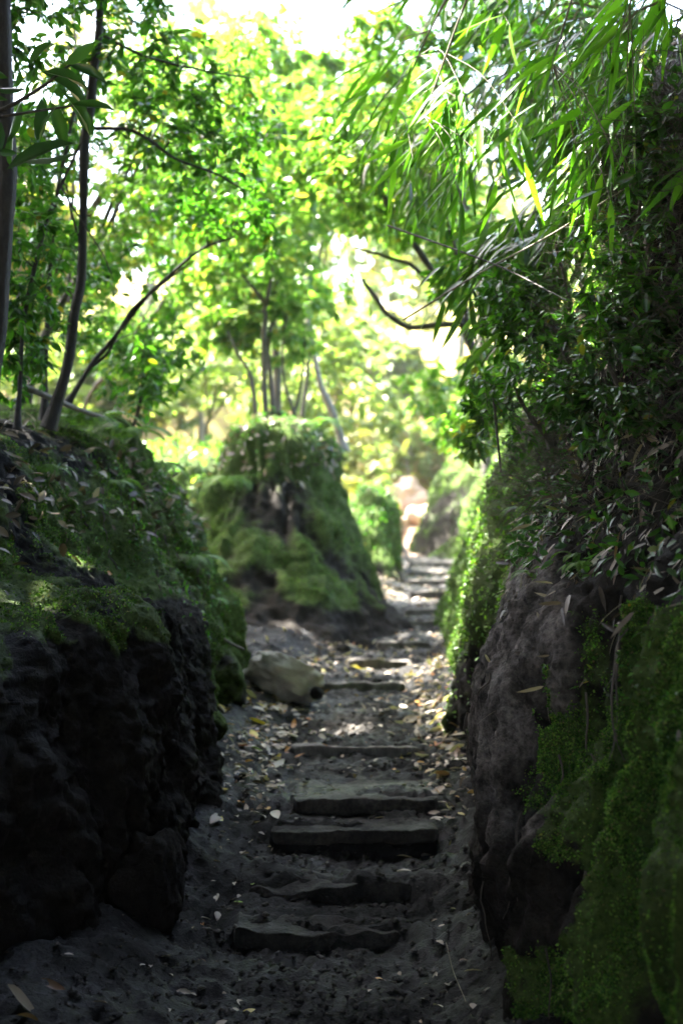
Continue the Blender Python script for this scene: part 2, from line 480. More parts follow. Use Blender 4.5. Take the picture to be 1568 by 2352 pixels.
def W(px, py, d): return P(px, py, d)
# right bank: foot, mid, lip, shoulder, upper wall, top, plateau
RB = [
 [(1.15, -6, -1.7), (1.2, -6, -.8), (1.35, -6, 0), (1.5, -6, .6), (1.7, -6, 1.6), (2.2, -6, 2.5), (9, -6, 3.4)],
 [(.86, 1.2, -1.62), (.93, 1.2, -.8), (1.08, 1.2, -.2), (1.25, 1.2, .3), (1.4, 1.2, 1.2), (1.9, 1.2, 2.3), (9, 1.2, 3.4)],
 [(.62, 3.0, -1.62), (.72, 3.05, -.75), (.86, 3.1, -.28), (1.06, 3.15, .12), (1.2, 3.2, .9), (1.7, 3.2, 2.1), (9, 3, 3.2)],
 [(.43, 4.1, -1.58), (.53, 4.1, -.8), (.68, 4.15, -.24), (.85, 4.2, .12), (1.04, 4.3, .75), (1.5, 4.3, 1.9), (9, 4.3, 3.0)],
 [W(1092, 2080, 5.0), W(1122, 1660, 5.05), W(1222, 1235, 5.1), W(1300, 1050, 5.2), W(1400, 720, 5.3), (1.35, 5.4, 1.6), (9, 5.4, 2.8)],
 [(.56, 5.9, -1.42), (.64, 5.9, -.75), (.80, 5.9, -.08), (.94, 6.0, .3), (1.15, 6.2, .95), (1.6, 6.2, 1.5), (9, 6.3, 2.6)],
 [W(1068, 1760, 7.2), W(1082, 1500, 7.2), W(1130, 1215, 7.3), W(1180, 1040, 7.5), W(1300, 900, 7.8), (1.9, 8, 1.2), (9, 8, 2.4)],
 [W(1050, 1620, 9.0), W(1072, 1440, 9.0), W(1122, 1215, 9.2), W(1170, 1080, 9.5), W(1300, 960, 9.8), (2.4, 10, 1.2), (9, 10, 2.2)],
 [W(1015, 1475, 11.8), W(1040, 1360, 11.9), W(1098, 1205, 12.2), W(1150, 1100, 12.6), W(1260, 1000, 13), (3, 13, 1.3), (9, 13, 2.2)],
 [W(1034, 1395, 14.8), W(1058, 1310, 15), W(1090, 1200, 15.3), W(1130, 1110, 15.8), W(1210, 1010, 16.3), (3.4, 16.5, 1.5), (9, 16.5, 2.4)],
 [W(1056, 1330, 17.8), W(1062, 1270, 18.2), W(1075, 1190, 18.6), W(1100, 1110, 19), W(1160, 1000, 19.6), (3.6, 20, 1.9), (9, 20, 2.6)],
 [W(1000, 1295, 19.6), W(1022, 1245, 20), W(1050, 1180, 20.5), W(1085, 1090, 21), W(1150, 980, 22), (3.2, 23, 2.0), (9, 24, 2.8)],
 [W(942, 1285, 21.0), W(958, 1235, 21.5), W(985, 1165, 22.2), W(1020, 1085, 23.0), W(1090, 985, 24.2), (3.0, 26, 2.2), (9, 27, 3.0)],
 [(1.35, 25, -.5), (1.5, 25.3, -.1), (1.8, 25.8, .3), (2.1, 26.3, .9), (2.7, 27, 1.7), (3.6, 28, 2.3), (9, 29, 3.2)],
]
def moss_r(G, N, TT, D):
    X, Y, Z = G[..., 0], G[..., 1], G[..., 2]
    m = .62 + .45 * fbm(G * 1.3, 3, 31) - .0 * TT
    # bare tuff face on the bulge of the bank, dark earth towards the foot, moss on the nearer flank
    px = 784 + X / np.maximum(Y, .5) / K; py = 1176 - Z / np.maximum(Y, .5) / K
    edge = np.interp(py, [1200, 1300, 1500, 1700, 1850, 1950, 2050, 2200, 2400], [1250, 1305, 1310, 1250, 1205, 1290, 1310, 1230, 1180]) + 70 * fbm(G * 4, 4, 33, .65)
    near = (Y > 3) & (Y < 5.75)
    bare = near * sstep(60, -60, px - edge) * sstep(1215, 1265, py)
    m = m - 1.3 * bare + .25 * near * (px > edge) * (py > 1400)
    m = m - .6 * sstep(.0, .35, Z) * (1 - sstep(6, 8, Y))
    m = m - .45 * sstep(-.30, -.10, Z) * (1 - sstep(5.4, 6.5, Y))
    m = m + .25 * sstep(7, 9, Y) - .25 * sstep(17.5, 20, Y)
    global rBARE
    rBARE = bare * sstep(1990, 1800, py + 60 * fbm(G * 5, 2, 35))
    return np.clip(m, -.3, 1.1)
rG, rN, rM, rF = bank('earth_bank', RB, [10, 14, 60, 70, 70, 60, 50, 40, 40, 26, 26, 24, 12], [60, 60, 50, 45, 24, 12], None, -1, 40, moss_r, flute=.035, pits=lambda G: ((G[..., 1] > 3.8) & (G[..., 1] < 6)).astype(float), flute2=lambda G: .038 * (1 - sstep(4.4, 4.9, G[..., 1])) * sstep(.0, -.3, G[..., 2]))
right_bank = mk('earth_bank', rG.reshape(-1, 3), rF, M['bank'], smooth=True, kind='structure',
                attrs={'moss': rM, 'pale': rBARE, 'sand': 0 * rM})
tag(right_bank, 'steep mossy earth bank with a bare grey face beside the steps')

# left bank: foot, mid, lip, shelf, slope, top, plateau
LB = [
 [(-1.5, -6, -1.7), (-1.55, -6, -1), (-1.65, -6, -.2), (-1.9, -6, .2), (-2.2, -6, .8), (-2.6, -6, 1.2), (-9, -6, 2.0)],
 [(-1.25, 1.5, -1.62), (-1.3, 1.5, -1), (-1.4, 1.5, -.25), (-1.7, 1.5, .05), (-2.0, 1.5, .6), (-2.4, 1.5, 1.0), (-9, 1.5, 1.9)],
 [(-1.02, 3.5, -1.62), (-1.06, 3.5, -1), (-1.16, 3.5, -.35), (-1.5, 3.6, -.15), (-1.75, 3.7, .3), (-2.1, 3.8, .7), (-9, 4, 1.7)],
 [(-.82, 4.35, -1.58), (-.85, 4.4, -1), (-.95, 4.5, -.45), (-1.3, 4.6, -.22), (-1.55, 4.7, .12), (-1.9, 4.8, .5), (-9, 5, 1.6)],
 [W(400, 2230, 4.95), W(385, 1850, 4.98), W(320, 1440, 5.1), W(150, 1345, 5.25), W(30, 1150, 5.5), W(-140, 990, 5.7), (-9, 6, 1.5)],
 [W(470, 2010, 5.5), W(462, 1800, 5.5), W(400, 1420, 5.6), W(270, 1370, 5.8), W(150, 1160, 6.1), W(40, 1010, 6.4), (-9, 7, 1.3)],
 [W(505, 1890, 6.05), W(500, 1750, 6.05), W(458, 1440, 6.1), W(340, 1350, 6.4), W(235, 1150, 6.8), W(120, 990, 7.1), (-9, 8, 1.3)],
 [W(470, 1800, 6.6), W(462, 1620, 6.7), W(440, 1440, 6.8), W(370, 1300, 7.0), W(300, 1120, 7.3), W(190, 975, 7.7), (-9, 9, 1.2)],
 [W(500, 1690, 7.4), W(492, 1580, 7.4), W(440, 1350, 7.5), W(390, 1180, 7.7), W(330, 1075, 8.0), W(230, 970, 8.4), (-9, 10, 1.2)],
 [W(545, 1560, 8.4), W(530, 1460, 8.4), W(480, 1290, 8.45), W(430, 1175, 8.55), W(360, 1090, 8.7), W(260, 985, 9.0), (-9, 11, 1.1)],
 [W(500, 1500, 9.3), W(480, 1420, 9.3), W(440, 1280, 9.3), W(395, 1180, 9.3), W(330, 1090, 9.4), W(220, 1000, 9.7), (-9, 12, 1.0)],
 [(-1.9, 10.2, -1.2), (-1.95, 10.15, -.9), (-2.0, 10.1, -.5), (-2.1, 10.0, -.1), (-2.3, 10.0, .2), (-3.0, 10.4, .5), (-9, 12.6, 1.0)],
 [(-4, 11.4, -1.3), (-4, 11.4, -.9), (-4, 11.3, -.5), (-4.1, 11.3, -.1), (-4.4, 11.4, .3), (-5.0, 11.8, .5), (-9, 13, 1.0)],
]
def moss_l(G, N, TT, D):
    X, Y, Z = G[..., 0], G[..., 1], G[..., 2]
    m = .55 + .5 * fbm(G * 1.6, 3, 51)
    m = m - 1.1 * sstep(-.38, -.55, Z + .1 * fbm(G * 4, 2, 52)) * (1 - sstep(6.3, 7.0, Y))
    m = m + .25 * sstep(6.8, 7.6, Y) - .35 * sstep(.0, .25, Z) * (1 - sstep(6.8, 7.6, Y))
    m = m - .9 * sstep(-1.0, -1.2, Z)
    return np.clip(m, -.3, 1.1)
lG, lN, lM, lF = bank('earth_bank', LB, [6, 10, 24, 40, 60, 60, 50, 50, 50, 40, 20, 10], [50, 60, 50, 50, 36, 14], None, 1, 60, moss_l, flute=.045, calm=lambda G: 1 - sstep(6.2, 6.9, G[..., 1]), flute2=lambda G: .05 * sstep(6.6, 7.2, G[..., 1]))
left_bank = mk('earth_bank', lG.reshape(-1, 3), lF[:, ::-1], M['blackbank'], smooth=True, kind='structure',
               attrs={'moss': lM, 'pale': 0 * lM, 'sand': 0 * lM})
tag(left_bank, 'black undercut earth bank with mossy shelf and hanging roots')

# ---- mounds between the forks
def mound(name, cx, cy, a, b, z0, z1, rt, seed, label, ns=260, nt=150, lean=0.0, yaw=0.0, flute=.05, amp=1.0):
    th = np.linspace(0, 2 * np.pi, ns, endpoint=False)
    t = np.linspace(0, 1, nt)
    TH, T = np.meshgrid(th, t, indexing='ij')
    r = np.where(T < .68, lerp(1.0, rt, (T / .68) ** .78), rt * (1 - ((T - .68) / .32) ** 1.15))
    z = np.where(T < .68, lerp(z0, z1 - .30, (T / .68) ** .95), z1 - .30 + .30 * np.sin((T - .68) / .32 * np.pi / 2) ** .8)
    ex = np.sign(np.cos(TH)) * np.abs(np.cos(TH)) ** .8; ey = np.sign(np.sin(TH)) * np.abs(np.sin(TH)) ** .8
    X = ex * a * r; Y = ey * b * r
    c, s = math.cos(yaw), math.sin(yaw)
    G = np.stack([cx + X * c - Y * s + lean * (z - z0), cy + X * s + Y * c, z], -1)
    Nn = grid_normals(G, 1)
    ang = TH * (a + b) * .6
    fl = 1 - np.abs(fbm(np.stack([np.cos(TH) * 5 + .6 * vnoise(G * 2, 7), np.sin(TH) * 5, G[..., 2] * .9], -1), 2, seed + 9)) * 1.6
    D = amp * (.10 * fbm(G * 1.7, 2, seed) + .05 * fbm(np.stack([G[..., 0] * 5 + G[..., 2] * 2, G[..., 1] * 5, G[..., 2] * 2.6], -1), 3, seed + 2) + .022 * fbm(G * 14, 3, seed + 4)) + flute * fl * (T < .75)
    G = G + Nn * D[..., None]
    N2 = grid_normals(G, 1)
    m = .78 + .3 * fbm(G * 1.5, 3, seed + 6) + 2.0 * (D - D.mean()) - .9 * sstep(z0 + .62 + .2 * vnoise(G * 3, 4), z0 + .25, G[..., 2]) - .5 * sstep(.75, .95, T)
    o = mk(name, G.reshape(-1, 3), grid_faces(ns, nt, True)[:, ::-1], M['bank'], smooth=True, kind='structure', attrs={'moss': np.clip(m, -.2, 1.1), 'pale': 0 * m, 'sand': 0 * m})
    if label: tag(o, label)
    return G, N2, m, o
m1 = mound('mossy_mound', -.62, 12.4, 1.22, 2.6, -1.18, .74, .32, 80, 'tall mossy earth mound where the path forks', lean=.05)
m2 = mound('mossy_mound', .36, 16.4, .46, 1.7, -1.1, .26, .42, 90, 'smaller mossy hump behind the tall mound', 160, 90)
m3 = mound('mossy_mound', -2.0, 17.5, 1.5, 2.6, -1.6, .75, .6, 96, 'mossy rise beyond the tall mound', 180, 90, flute=.08)

# ---- timber and earth steps, each a riser board let into the path
STEP_LABELS = [
 'lowest worn earth step at the foot of the path', 'worn earth step just above the lowest one',
 'dark undercut step with the deep black riser', 'broad slab step just above the undercut step',
 'thin timber edge behind the broad slab step', 'pale timber edge level with the grey boulder', 'timber edge just above the pale one by the boulder',
 'faint buried timber edge where the path narrows', 'timber step beside the foot of the tall mound, lower of a pair',
 'timber step beside the tall mound, upper of a pair', 'pale timber step beside the smaller mossy hump',
 'timber step third from the top of the path', 'timber step second from the top of the path', 'topmost timber step at the head of the path']
def rough_box(x0, x1, y0, y1, z0, z1, nx, ny, nz, seed, amp):
    """closed rounded box with noise, as one grid of rings round the x axis"""
    m = 2 * (ny + nz)
    ring = []
    for i in range(ny): ring.append((i / ny, 1))
    for i in range(nz): ring.append((1, 1 - i / nz))
    for i in range(ny): ring.append((1 - i / ny, 0))
    for i in range(nz): ring.append((0, i / nz))
    ring = np.array(ring)
    xs = np.linspace(x0, x1, nx)
    sh = np.ones(nx); sh[0] = sh[-1] = .0; sh[1] = sh[-2] = .86
    R = ring - .5
    rr = np.maximum(np.abs(R).max(1, keepdims=True), 1e-6)
    rnd_ = R / np.maximum(np.linalg.norm(R, axis=1, keepdims=True), 1e-6) * .5
    R = R * .96 + rnd_ * .04 * 1.15
    G = np.zeros((nx, m, 3))
    G[..., 0] = xs[:, None]
    G[..., 1] = (y0 + y1) / 2 + R[None, :, 0] * (y1 - y0) * sh[:, None]
    G[..., 2] = (z0 + z1) / 2 + R[None, :, 1] * (z1 - z0) * sh[:, None]
    G += amp * np.stack([vnoise(G * 7, seed), fbm(G * 9, 2, seed + 1), fbm(G * 9, 2, seed + 2)], -1) + .004 * np.stack([0 * G[..., 0], fbm(G * 50, 2, seed + 5), fbm(G * 50, 2, seed + 6)], -1)
    i = np.arange(nx - 1)[:, None]; j = np.arange(m)[None, :]; j2 = (j + 1) % m
    F = np.stack([i * m + j, i * m + j2, (i + 1) * m + j2, (i + 1) * m + j], -1).reshape(-1, 4)
    return G.reshape(-1, 3), F
for i, (y, z, cx, w) in enumerate(STEPS):
    if i == 3:      # broad slab
        V, F = rough_box(cx - w / 2, cx + w / 2, y - .03, y + .80, z - .055, z + .004, 44, 44, 5, 300, .008)
    elif i == 2:
        V, F = rough_box(cx - w / 2, cx + w / 2, y - .05, y + .24, z - .045, z + .005, 44, 18, 5, 310, .007)
    elif i < 2:
        V, F = rough_box(cx - w / 2, cx + w / 2, y - .03, y + .14, z - .07, z + .0, 38, 10, 5, 320 + i, .02)
    else:
        V, F = rough_box(cx - w / 2, cx + w / 2, y - .02, y + .055, z - .09, z + .008, 30, 4, 5, 330 + i, .008)
    ctr = V.mean(0)
    ang = random.uniform(-.05, .05)
    c, s = math.cos(ang), math.sin(ang)
    d = V - ctr
    V = ctr + np.stack([d[:, 0] * c - d[:, 1] * s, d[:, 0] * s + d[:, 1] * c, d[:, 2]], -1)
    if i in (0, 1, 2, 3):
        n = len(V)
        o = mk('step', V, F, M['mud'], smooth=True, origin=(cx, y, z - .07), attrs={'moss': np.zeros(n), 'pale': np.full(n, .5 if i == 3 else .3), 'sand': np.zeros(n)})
    else:
        o = mk('step', V, F, M['timber'], smooth=True, origin=(cx, y, z - .07))
    tag(o, STEP_LABELS[i], 'step', 'steps of the footpath')

# ================================================================== THINGS
# ---- rocks
def rock(name, c, r, seed, mat, label, cat='rock', group=None, yaw=0., tilt=0., amp=.16, ns=64, nt=40, moss=.0, flat=.0):
    th = np.linspace(0, 2 * np.pi, ns, endpoint=False); ph = np.linspace(.02, np.pi - .02, nt)
    TH, PH = np.meshgrid(th, ph, indexing='ij')
    U = np.stack([np.cos(TH) * np.sin(PH), np.sin(TH) * np.sin(PH), np.cos(PH)], -1)
    U = np.sign(U) * np.abs(U) ** .82
    R = 1 + amp * fbm(U * 1.3 + seed, 3, seed) + amp * .25 * fbm(U * 5 + seed, 3, seed + 3) + amp * .08 * fbm(U * 18, 2, seed + 7)
    G = U * R[..., None] * np.asarray(r)
    if flat:      # a flattened upper face
        zt = r[2] * flat
        G[..., 2] = np.where(G[..., 2] > zt, zt + (G[..., 2] - zt) * .18, G[..., 2])
    c1, s1 = math.cos(tilt), math.sin(tilt)
    G = np.stack([G[..., 0] * c1 + G[..., 2] * s1, G[..., 1], -G[..., 0] * s1 + G[..., 2] * c1], -1)
    c2, s2 = math.cos(yaw), math.sin(yaw)
    G = np.stack([G[..., 0] * c2 - G[..., 1] * s2, G[..., 0] * s2 + G[..., 1] * c2, G[..., 2]], -1)
    G = G + np.asarray(c)
    m = moss + .4 * fbm(G * 6, 2, seed + 1)
    o = mk(name, G.reshape(-1, 3), grid_faces(ns, nt, True)[:, ::-1], mat, smooth=True, origin=(c[0], c[1], c[2] - r[2]), attrs={'moss': m, 'pale': 0 * m, 'sand': 0 * m})
    tag(o, label, cat, group)
    return G, grid_normals(G, 1), m, o
b0 = P(650, 1545, 8.1)
rock('boulder', (b0[0], 8.1, b0[2] - .01), (.215, .20, .14), 5, M['stone'], 'pale grey boulder tipped beside the path below the tall mound', 'boulder', tilt=.46, yaw=.5, amp=.26, flat=.6)
rock('rock', tuple(P(728, 1592, 8.0)), (.035, .05, .035), 6, M['blackbank'], 'small dark stone tucked against the grey boulder', 'rock', ns=32, nt=20)
b1 = P(512, 1570, 7.35)
r_mossy = rock('rock', (b1[0], 7.35, b1[2]), (.11, .16, .17), 7, M['blackbank'], 'squat mossy rock between the black bank and the boulder', 'rock', amp=.2, moss=.6)
r_knob = rock('rock', tuple(P(492, 1668, 6.35)), (.055, .08, .06), 8, M['blackbank'], 'small mossy knob at the corner of the black bank', 'rock', amp=.2, moss=.5, ns=40, nt=26)
r_near = rock('rock', tuple(P(330, 2035, 4.75)), (.13, .14, .20), 9, M['blackbank'], 'dark rounded rock at the foot of the black bank with fallen leaves', 'rock', amp=.2, moss=-.2)
for i, (px, py, d, rx, rz) in enumerate([(875, 1165, 25.5, .40, .40), (935, 1155, 26.3, .46, .38), (905, 1205, 24.6, .22, .16), (965, 1185, 25.2, .24, .2), (845, 1150, 26.8, .3, .3)]):
    rock('sandstone_block', tuple(P(px, py, d)), (rx, rx * .9, rz), 20 + i, M['sandrock'],
         ['sunlit pink sandstone block at the head of the path, nearest the hump', 'largest sunlit pink sandstone block at the head of the path', 'low pink stone in front of the sunlit blocks',
          'sunlit pink sandstone block against the far bank', 'pink sandstone block half hidden behind the hump'][i], 'rock', 'sunlit sandstone blocks', amp=.3, ns=40, nt=26, yaw=i)

# ---- scatter helper on a displaced grid
def scatter(G, N, Wt, n):
    a = np.linalg.norm(np.cross(G[1:, :-1] - G[:-1, :-1], G[:-1, 1:] - G[:-1, :-1]), axis=-1)
    w = (a * np.clip(Wt[:-1, :-1], 0, None)).ravel()
    w /= w.sum()
    idx = rng.choice(len(w), n, p=w)
    i, j = np.divmod(idx, G.shape[1] - 1)
    u, v = rng.random((2, n, 1))
    p = G[i, j] * (1 - u) * (1 - v) + G[i + 1, j] * u * (1 - v) + G[i, j + 1] * (1 - u) * v + G[i + 1, j + 1] * u * v
    return p, N[i, j]

def moss_tufts(name, G, N, mossw, n, size, label, mat='moss', parent=None):
    p, nn = scatter(G, N, mossw, n)
    ax = norm(nn * .55 + rdir(n) * .75 + np.array([0, 0, -.25]))
    V, F, r = leaf_cloud(T_SMALL, p + nn * .002, ax, rdir(n), size * rng.uniform(.6, 1.5, n), size * .75 * rng.uniform(.6, 1.3, n))
    o = mk(name, V, F, M[mat], attrs={'rnd': r}, kind='stuff')
    return tag(o, label, 'moss')

def vis(G, y0, y1): return ((G[..., 1] > y0) & (G[..., 1] < y1)).astype(float)
moss_tufts('moss', rG, rN, vis(rG, 2.1, 6.0) * sstep(.3, .75, rM) * (.08 + sstep(-.25, .3, fbm(rG * 8, 2, 66))), 120000, .0080, 'deep green moss on the near bank with the bare grey face')
moss_tufts('moss', rG, rN, vis(rG, 6.0, 13) * sstep(.35, .6, rM) * (rG[..., 2] < 1.2), 26000, .020, 'bright sunlit moss along the bank beside the upper steps', 'fern')
moss_tufts('moss', rG, rN, vis(rG, 13, 25) * sstep(.4, .7, rM + .3 * fbm(rG * 2.5, 2, 5)) * (rG[..., 2] < 1.2), 9000, .035, 'patchy moss on the far bank at the head of the steps')
moss_tufts('moss', lG, lN, vis(lG, 4.0, 9.6) * sstep(.35, .6, lM) * (.08 + sstep(-.25, .3, fbm(lG * 6, 2, 68))) * (lG[..., 0] > -2.6), 90000, .010, 'green moss over the shelf and roots of the black bank')
moss_tufts('moss', m1[0], m1[1], sstep(.4, .75, m1[2]) * (.35 + sstep(-.3, .5, fbm(m1[0] * 7, 2, 67))), 70000, .011, 'moss covering the tall mound where the path forks')
moss_tufts('moss', m2[0], m2[1], sstep(.4, .65, m2[2]), 14000, .018, 'moss on the smaller hump behind the tall mound')

# ---- branching plants: trunk and limbs, then twigs that each join the nearest wood, then leaves along the twigs
def crown_points(ells, n, clump=.25, seed=0):
    out = []
    tot = sum(e[2] for e in ells)
    for c, r, wgt in ells:
        k = int(n * wgt / tot)
        q = rdir(k * 3) * (rng.random((k * 3, 1)) ** .4)
        q = np.asarray(c) + q * np.asarray(r)
        keep = (vnoise(q / clump * .5, seed + 77) > -.12) if clump > 0 else np.ones(len(q), bool)
        out.append((q[keep] if keep.sum() > k * .4 else q)[:k])
    return np.concatenate(out)

SDV = np.array(sd)
GAPS = [((.45, 5.3, 1.9), .55), ((.80, 8.0, -.2), .38), ((.9, 9.8, -.2), .38)]
def make_plant(name, label, cat, trunk, r0, r1, limbs, ells, ntw, nleaf, lsize, lmat, group=None, tmpl=T_OVAL, wl=.45, bark='bark', droop=.35, twig_r=.004, clump=.5, seed=1, maxtwig=1.2, leafspan=.35, sides=7, gap=None):
    tr = curve_pts(trunk, 5 * len(trunk))
    root = empty(name, tr[0], label, cat, group)
    wob = fbm(tr * 3 + seed, 2, seed)[:, None] * np.array([.02, .02, 0]) * min(1, r0 * 30)
    tr = tr + wob
    rr = np.linspace(r0, r1, len(tr))
    rr = rr * (1 + .16 * vnoise(np.stack([np.arange(len(rr)) * .7, rr * 0 + seed, rr * 0], -1), 3))
    rr[0] *= 1.9; rr[1] *= 1.25
    lines = [(tr, rr)]
    nodes = [tr[len(tr) // 3:]]; nr = [rr[len(tr) // 3:]]
    for pts, a, b in limbs:
        q = curve_pts(pts, 4 * len(pts))
        q = q + fbm(q * 5 + seed, 2, seed)[:, None] * np.array([.015, .015, .015])
        lines.append((q, np.linspace(a, b, len(q))))
        nodes.append(q[1:]); nr.append(lines[-1][1][1:])
    V, F, _ = tubes(lines, sides)
    mk('trunk', V, F, M[bark], root, smooth=True)
    if not ntw: return root
    S = crown_points(ells, ntw, clump, seed)
    for o_, w_ in (gap or []):      # openings cut in the crowns along the sun's line to light chosen spots
        rel = S - np.array(o_)
        S = S[np.linalg.norm(rel - (rel @ SDV)[:, None] * SDV, axis=1) > w_]
    nodes = np.concatenate(nodes); nr = np.concatenate(nr)
    d0 = np.min(np.linalg.norm(S[:, None] - nodes[None], axis=2), axis=1)
    S = S[np.argsort(d0)]
    cap = len(nodes) + len(S) * 3
    NB = np.zeros((cap, 3)); NB[:len(nodes)] = nodes; NR = np.zeros(cap); NR[:len(nodes)] = nr
    nn = len(nodes)
    tw = []
    lp, la = [], []
    for s in S:
        dd = np.linalg.norm(NB[:nn] - s, axis=1)
        k = int(np.argmin(dd))
        L = dd[k]
        a = NB[k]
        mid = (a + s) / 2 + rng.normal(size=3) * L * .10 + np.array([0, 0, .08 * L])
        q = curve_pts([a, mid, s], 5)
        ra = min(max(twig_r * .5, NR[k] * .6), twig_r * (1 + 2 * L))
        rad = np.linspace(ra, max(ra * .45, .0012), 5)
        tw.append((q, rad))
        NB[nn:nn + 3] = q[2:]; NR[nn:nn + 3] = rad[2:]; nn += 3
        dirn = norm(s - mid)
        m = max(2, int(nleaf * rng.uniform(.6, 1.4)))
        span = min(L, leafspan)
        f = np.linspace(0, 1, m)
        pp = s - dirn * (span * (1 - f))[:, None] + rng.normal(size=(m, 3)) * span * .06
        side = norm(np.cross(dirn, np.array([0, 0, 1.0]) + rng.normal(size=3) * .3))
        sg = np.where(np.arange(m) % 2, 1, -1)[:, None]
        ax = dirn * .55 + side * sg * .8 + rng.normal(size=(m, 3)) * .3 - np.array([0, 0, droop])
        lp.append(pp); la.append(ax)
    V, F, r = tubes(tw, 4)
    mk('twigs', V, F, M[bark], root, attrs={'rnd': r}, kind='stuff')
    lp = np.concatenate(lp); la = np.concatenate(la)
    n = len(lp)
    up = norm(np.array([0, 0, 1.0]) + rng.normal(size=(n, 3)) * .45)
    ls = lsize * rng.uniform(.65, 1.25, n)
    V, F, r = leaf_cloud(tmpl, lp, la, up, ls, ls * wl * rng.uniform(.85, 1.15, n))
    mk('crown', V, F, M[lmat], root, attrs={'rnd': r}, kind='stuff')
    return root

def E(px, py, d, rx, ry, rd, w=1.0):
    return (P(px, py, d), (rx * K * d, rd, ry * K * d), w)
def PL(d, *pts):
    """polyline of picture points at depth d, or (px, py, d)"""
    return [P(p[0], p[1], p[2] if len(p) > 2 else d) for p in pts]

# left bank trees
make_plant('slender_tree', 'slender dark tree leaning up from the black bank, its trunk the tallest in clear view', 'tree',
    PL(6.7, (112, 985), (165, 760), (187, 600), (203, 320), (222, 120), (236, -160), (250, -500)), 0.027, .017,
    [(PL(6.8, (212, 290), (280, 300), (340, 325), (400, 362), (500, 400), (560, 440)), .011, .004),
     (PL(6.9, (225, 80), (300, 112), (380, 145), (470, 165), (590, 182)), .010, .003),
     (PL(6.7, (190, 560), (150, 430), (140, 420)), .006, .004)],
    [E(330, 130, 7.0, 190, 120, .7, 1.2), E(420, 330, 7.2, 170, 130, .7, 1.2), E(180, 420, 7.4, 160, 200, .6, 1.2), E(500, 330, 7.8, 150, 180, .7, .8), E(240, -60, 7, 260, 100, .8, .8)],
    400, 10, .058, 'leaf_mid', seed=3, bark='darkbark', gap=GAPS[1:])
make_plant('broadleaf_tree', 'thick dark trunk cut by the edge of the picture on the black bank', 'tree',
    PL(5.5, (-45, 1040), (-8, 760), (12, 420), (8, 60), (0, -300), (-10, -700)), .040, .028, [],
    [E(60, 120, 5.9, 150, 180, .4, 1), E(40, 520, 6.2, 130, 240, .5, 1.2), E(150, -60, 6.0, 200, 110, .6, .7)], 210, 9, .055, 'leaf_mid', seed=4, bark='darkbark')
make_plant('sapling', 'thin sapling between the thick dark trunk and the slender leaning tree', 'tree',
    PL(7.3, (98, 965), (110, 700), (128, 480), (160, 320), (195, 160)), .015, .007, [],
    [E(130, 600, 7.3, 130, 200, .5, 1), E(120, 300, 7.5, 140, 160, .6, 1)], 220, 9, .055, 'leaf_mid', seed=5, bark='darkbark')
make_plant('sapling', 'crooked sapling whose dark stem bends beside the thick trunk', 'tree',
    PL(6.3, (38, 985), (50, 760), (95, 560), (140, 432), (190, 330)), .013, .006,
    [(PL(6.3, (140, 432), (180, 500), (236, 582), (262, 640)), .005, .002)],
    [E(60, 720, 6.4, 90, 160, .35, 1), E(40, 850, 6.5, 70, 90, .3, .5)], 140, 9, .055, 'leaf_mid', seed=6, bark='darkbark')
make_plant('arching_sapling', 'arching thin double stemmed sapling leaning from the black bank over the left fork', 'tree',
    PL(7.7, (150, 930), (200, 850), (260, 780), (330, 690), (400, 625), (470, 570), (540, 545)), .016, .006,
    [(PL(7.7, (200, 850), (250, 808), (300, 715), (370, 655), (440, 600)), .010, .005)],
    [E(560, 500, 8.2, 130, 130, .5, 1.2), E(450, 470, 8, 140, 90, .4, .8), E(330, 830, 8.3, 90, 110, .4, .5), E(300, 620, 8.4, 120, 110, .5, .7)], 210, 10, .062, 'leaf_mid', seed=7, bark='darkbark', gap=GAPS[1:])
make_plant('shrub', 'leafy shrub spilling over the edge of the left fork', 'shrub',
    PL(8.4, (300, 1010), (320, 930), (330, 850), (350, 760)), .012, .006, [],
    [E(330, 880, 8.5, 110, 110, .4, 1), E(270, 760, 8.8, 120, 110, .5, 1), E(400, 800, 9.3, 100, 120, .5, .8)], 170, 9, .06, 'leaf_mid', seed=8)
# mound trees
make_plant('mound_tree', 'multi stemmed little tree rooted on top of the tall mound', 'tree',
    PL(12.4, (618, 1030), (606, 900), (604, 780), (602, 700), (580, 660), (556, 630)), .032, .014,
    [(PL(12.4, (604, 720), (618, 660), (625, 620)), .025, .012), (PL(12.6, (640, 1020), (625, 900), (618, 780), (640, 640)), .03, .012),
     (PL(12.2, (600, 1010), (575, 870), (545, 800), (520, 760)), .022, .008), (PL(12.8, (660, 1000), (690, 880), (700, 760)), .02, .008), (PL(12.5, (690, 990), (650, 860), (660, 700)), .016, .008)],
    [E(590, 620, 12.6, 150, 110, .9, 1.2), E(650, 780, 12.8, 100, 120, .8, .9), E(520, 760, 12.4, 90, 90, .6, .7), E(620, 480, 12.9, 200, 110, 1., 1.2)], 460, 11, .095, 'leaf_bright', seed=9, twig_r=.006)
make_plant('pale_sapling', 'pale bare trunk leaning off the back of the tall mound', 'tree',
    PL(14, (785, 1040), (765, 960), (735, 880), (715, 800), (700, 700)), .045, .02, [],
    [E(700, 640, 14.3, 120, 110, .8, 1)], 110, 10, .10, 'leaf_bright', seed=10, bark='palebark', twig_r=.006)
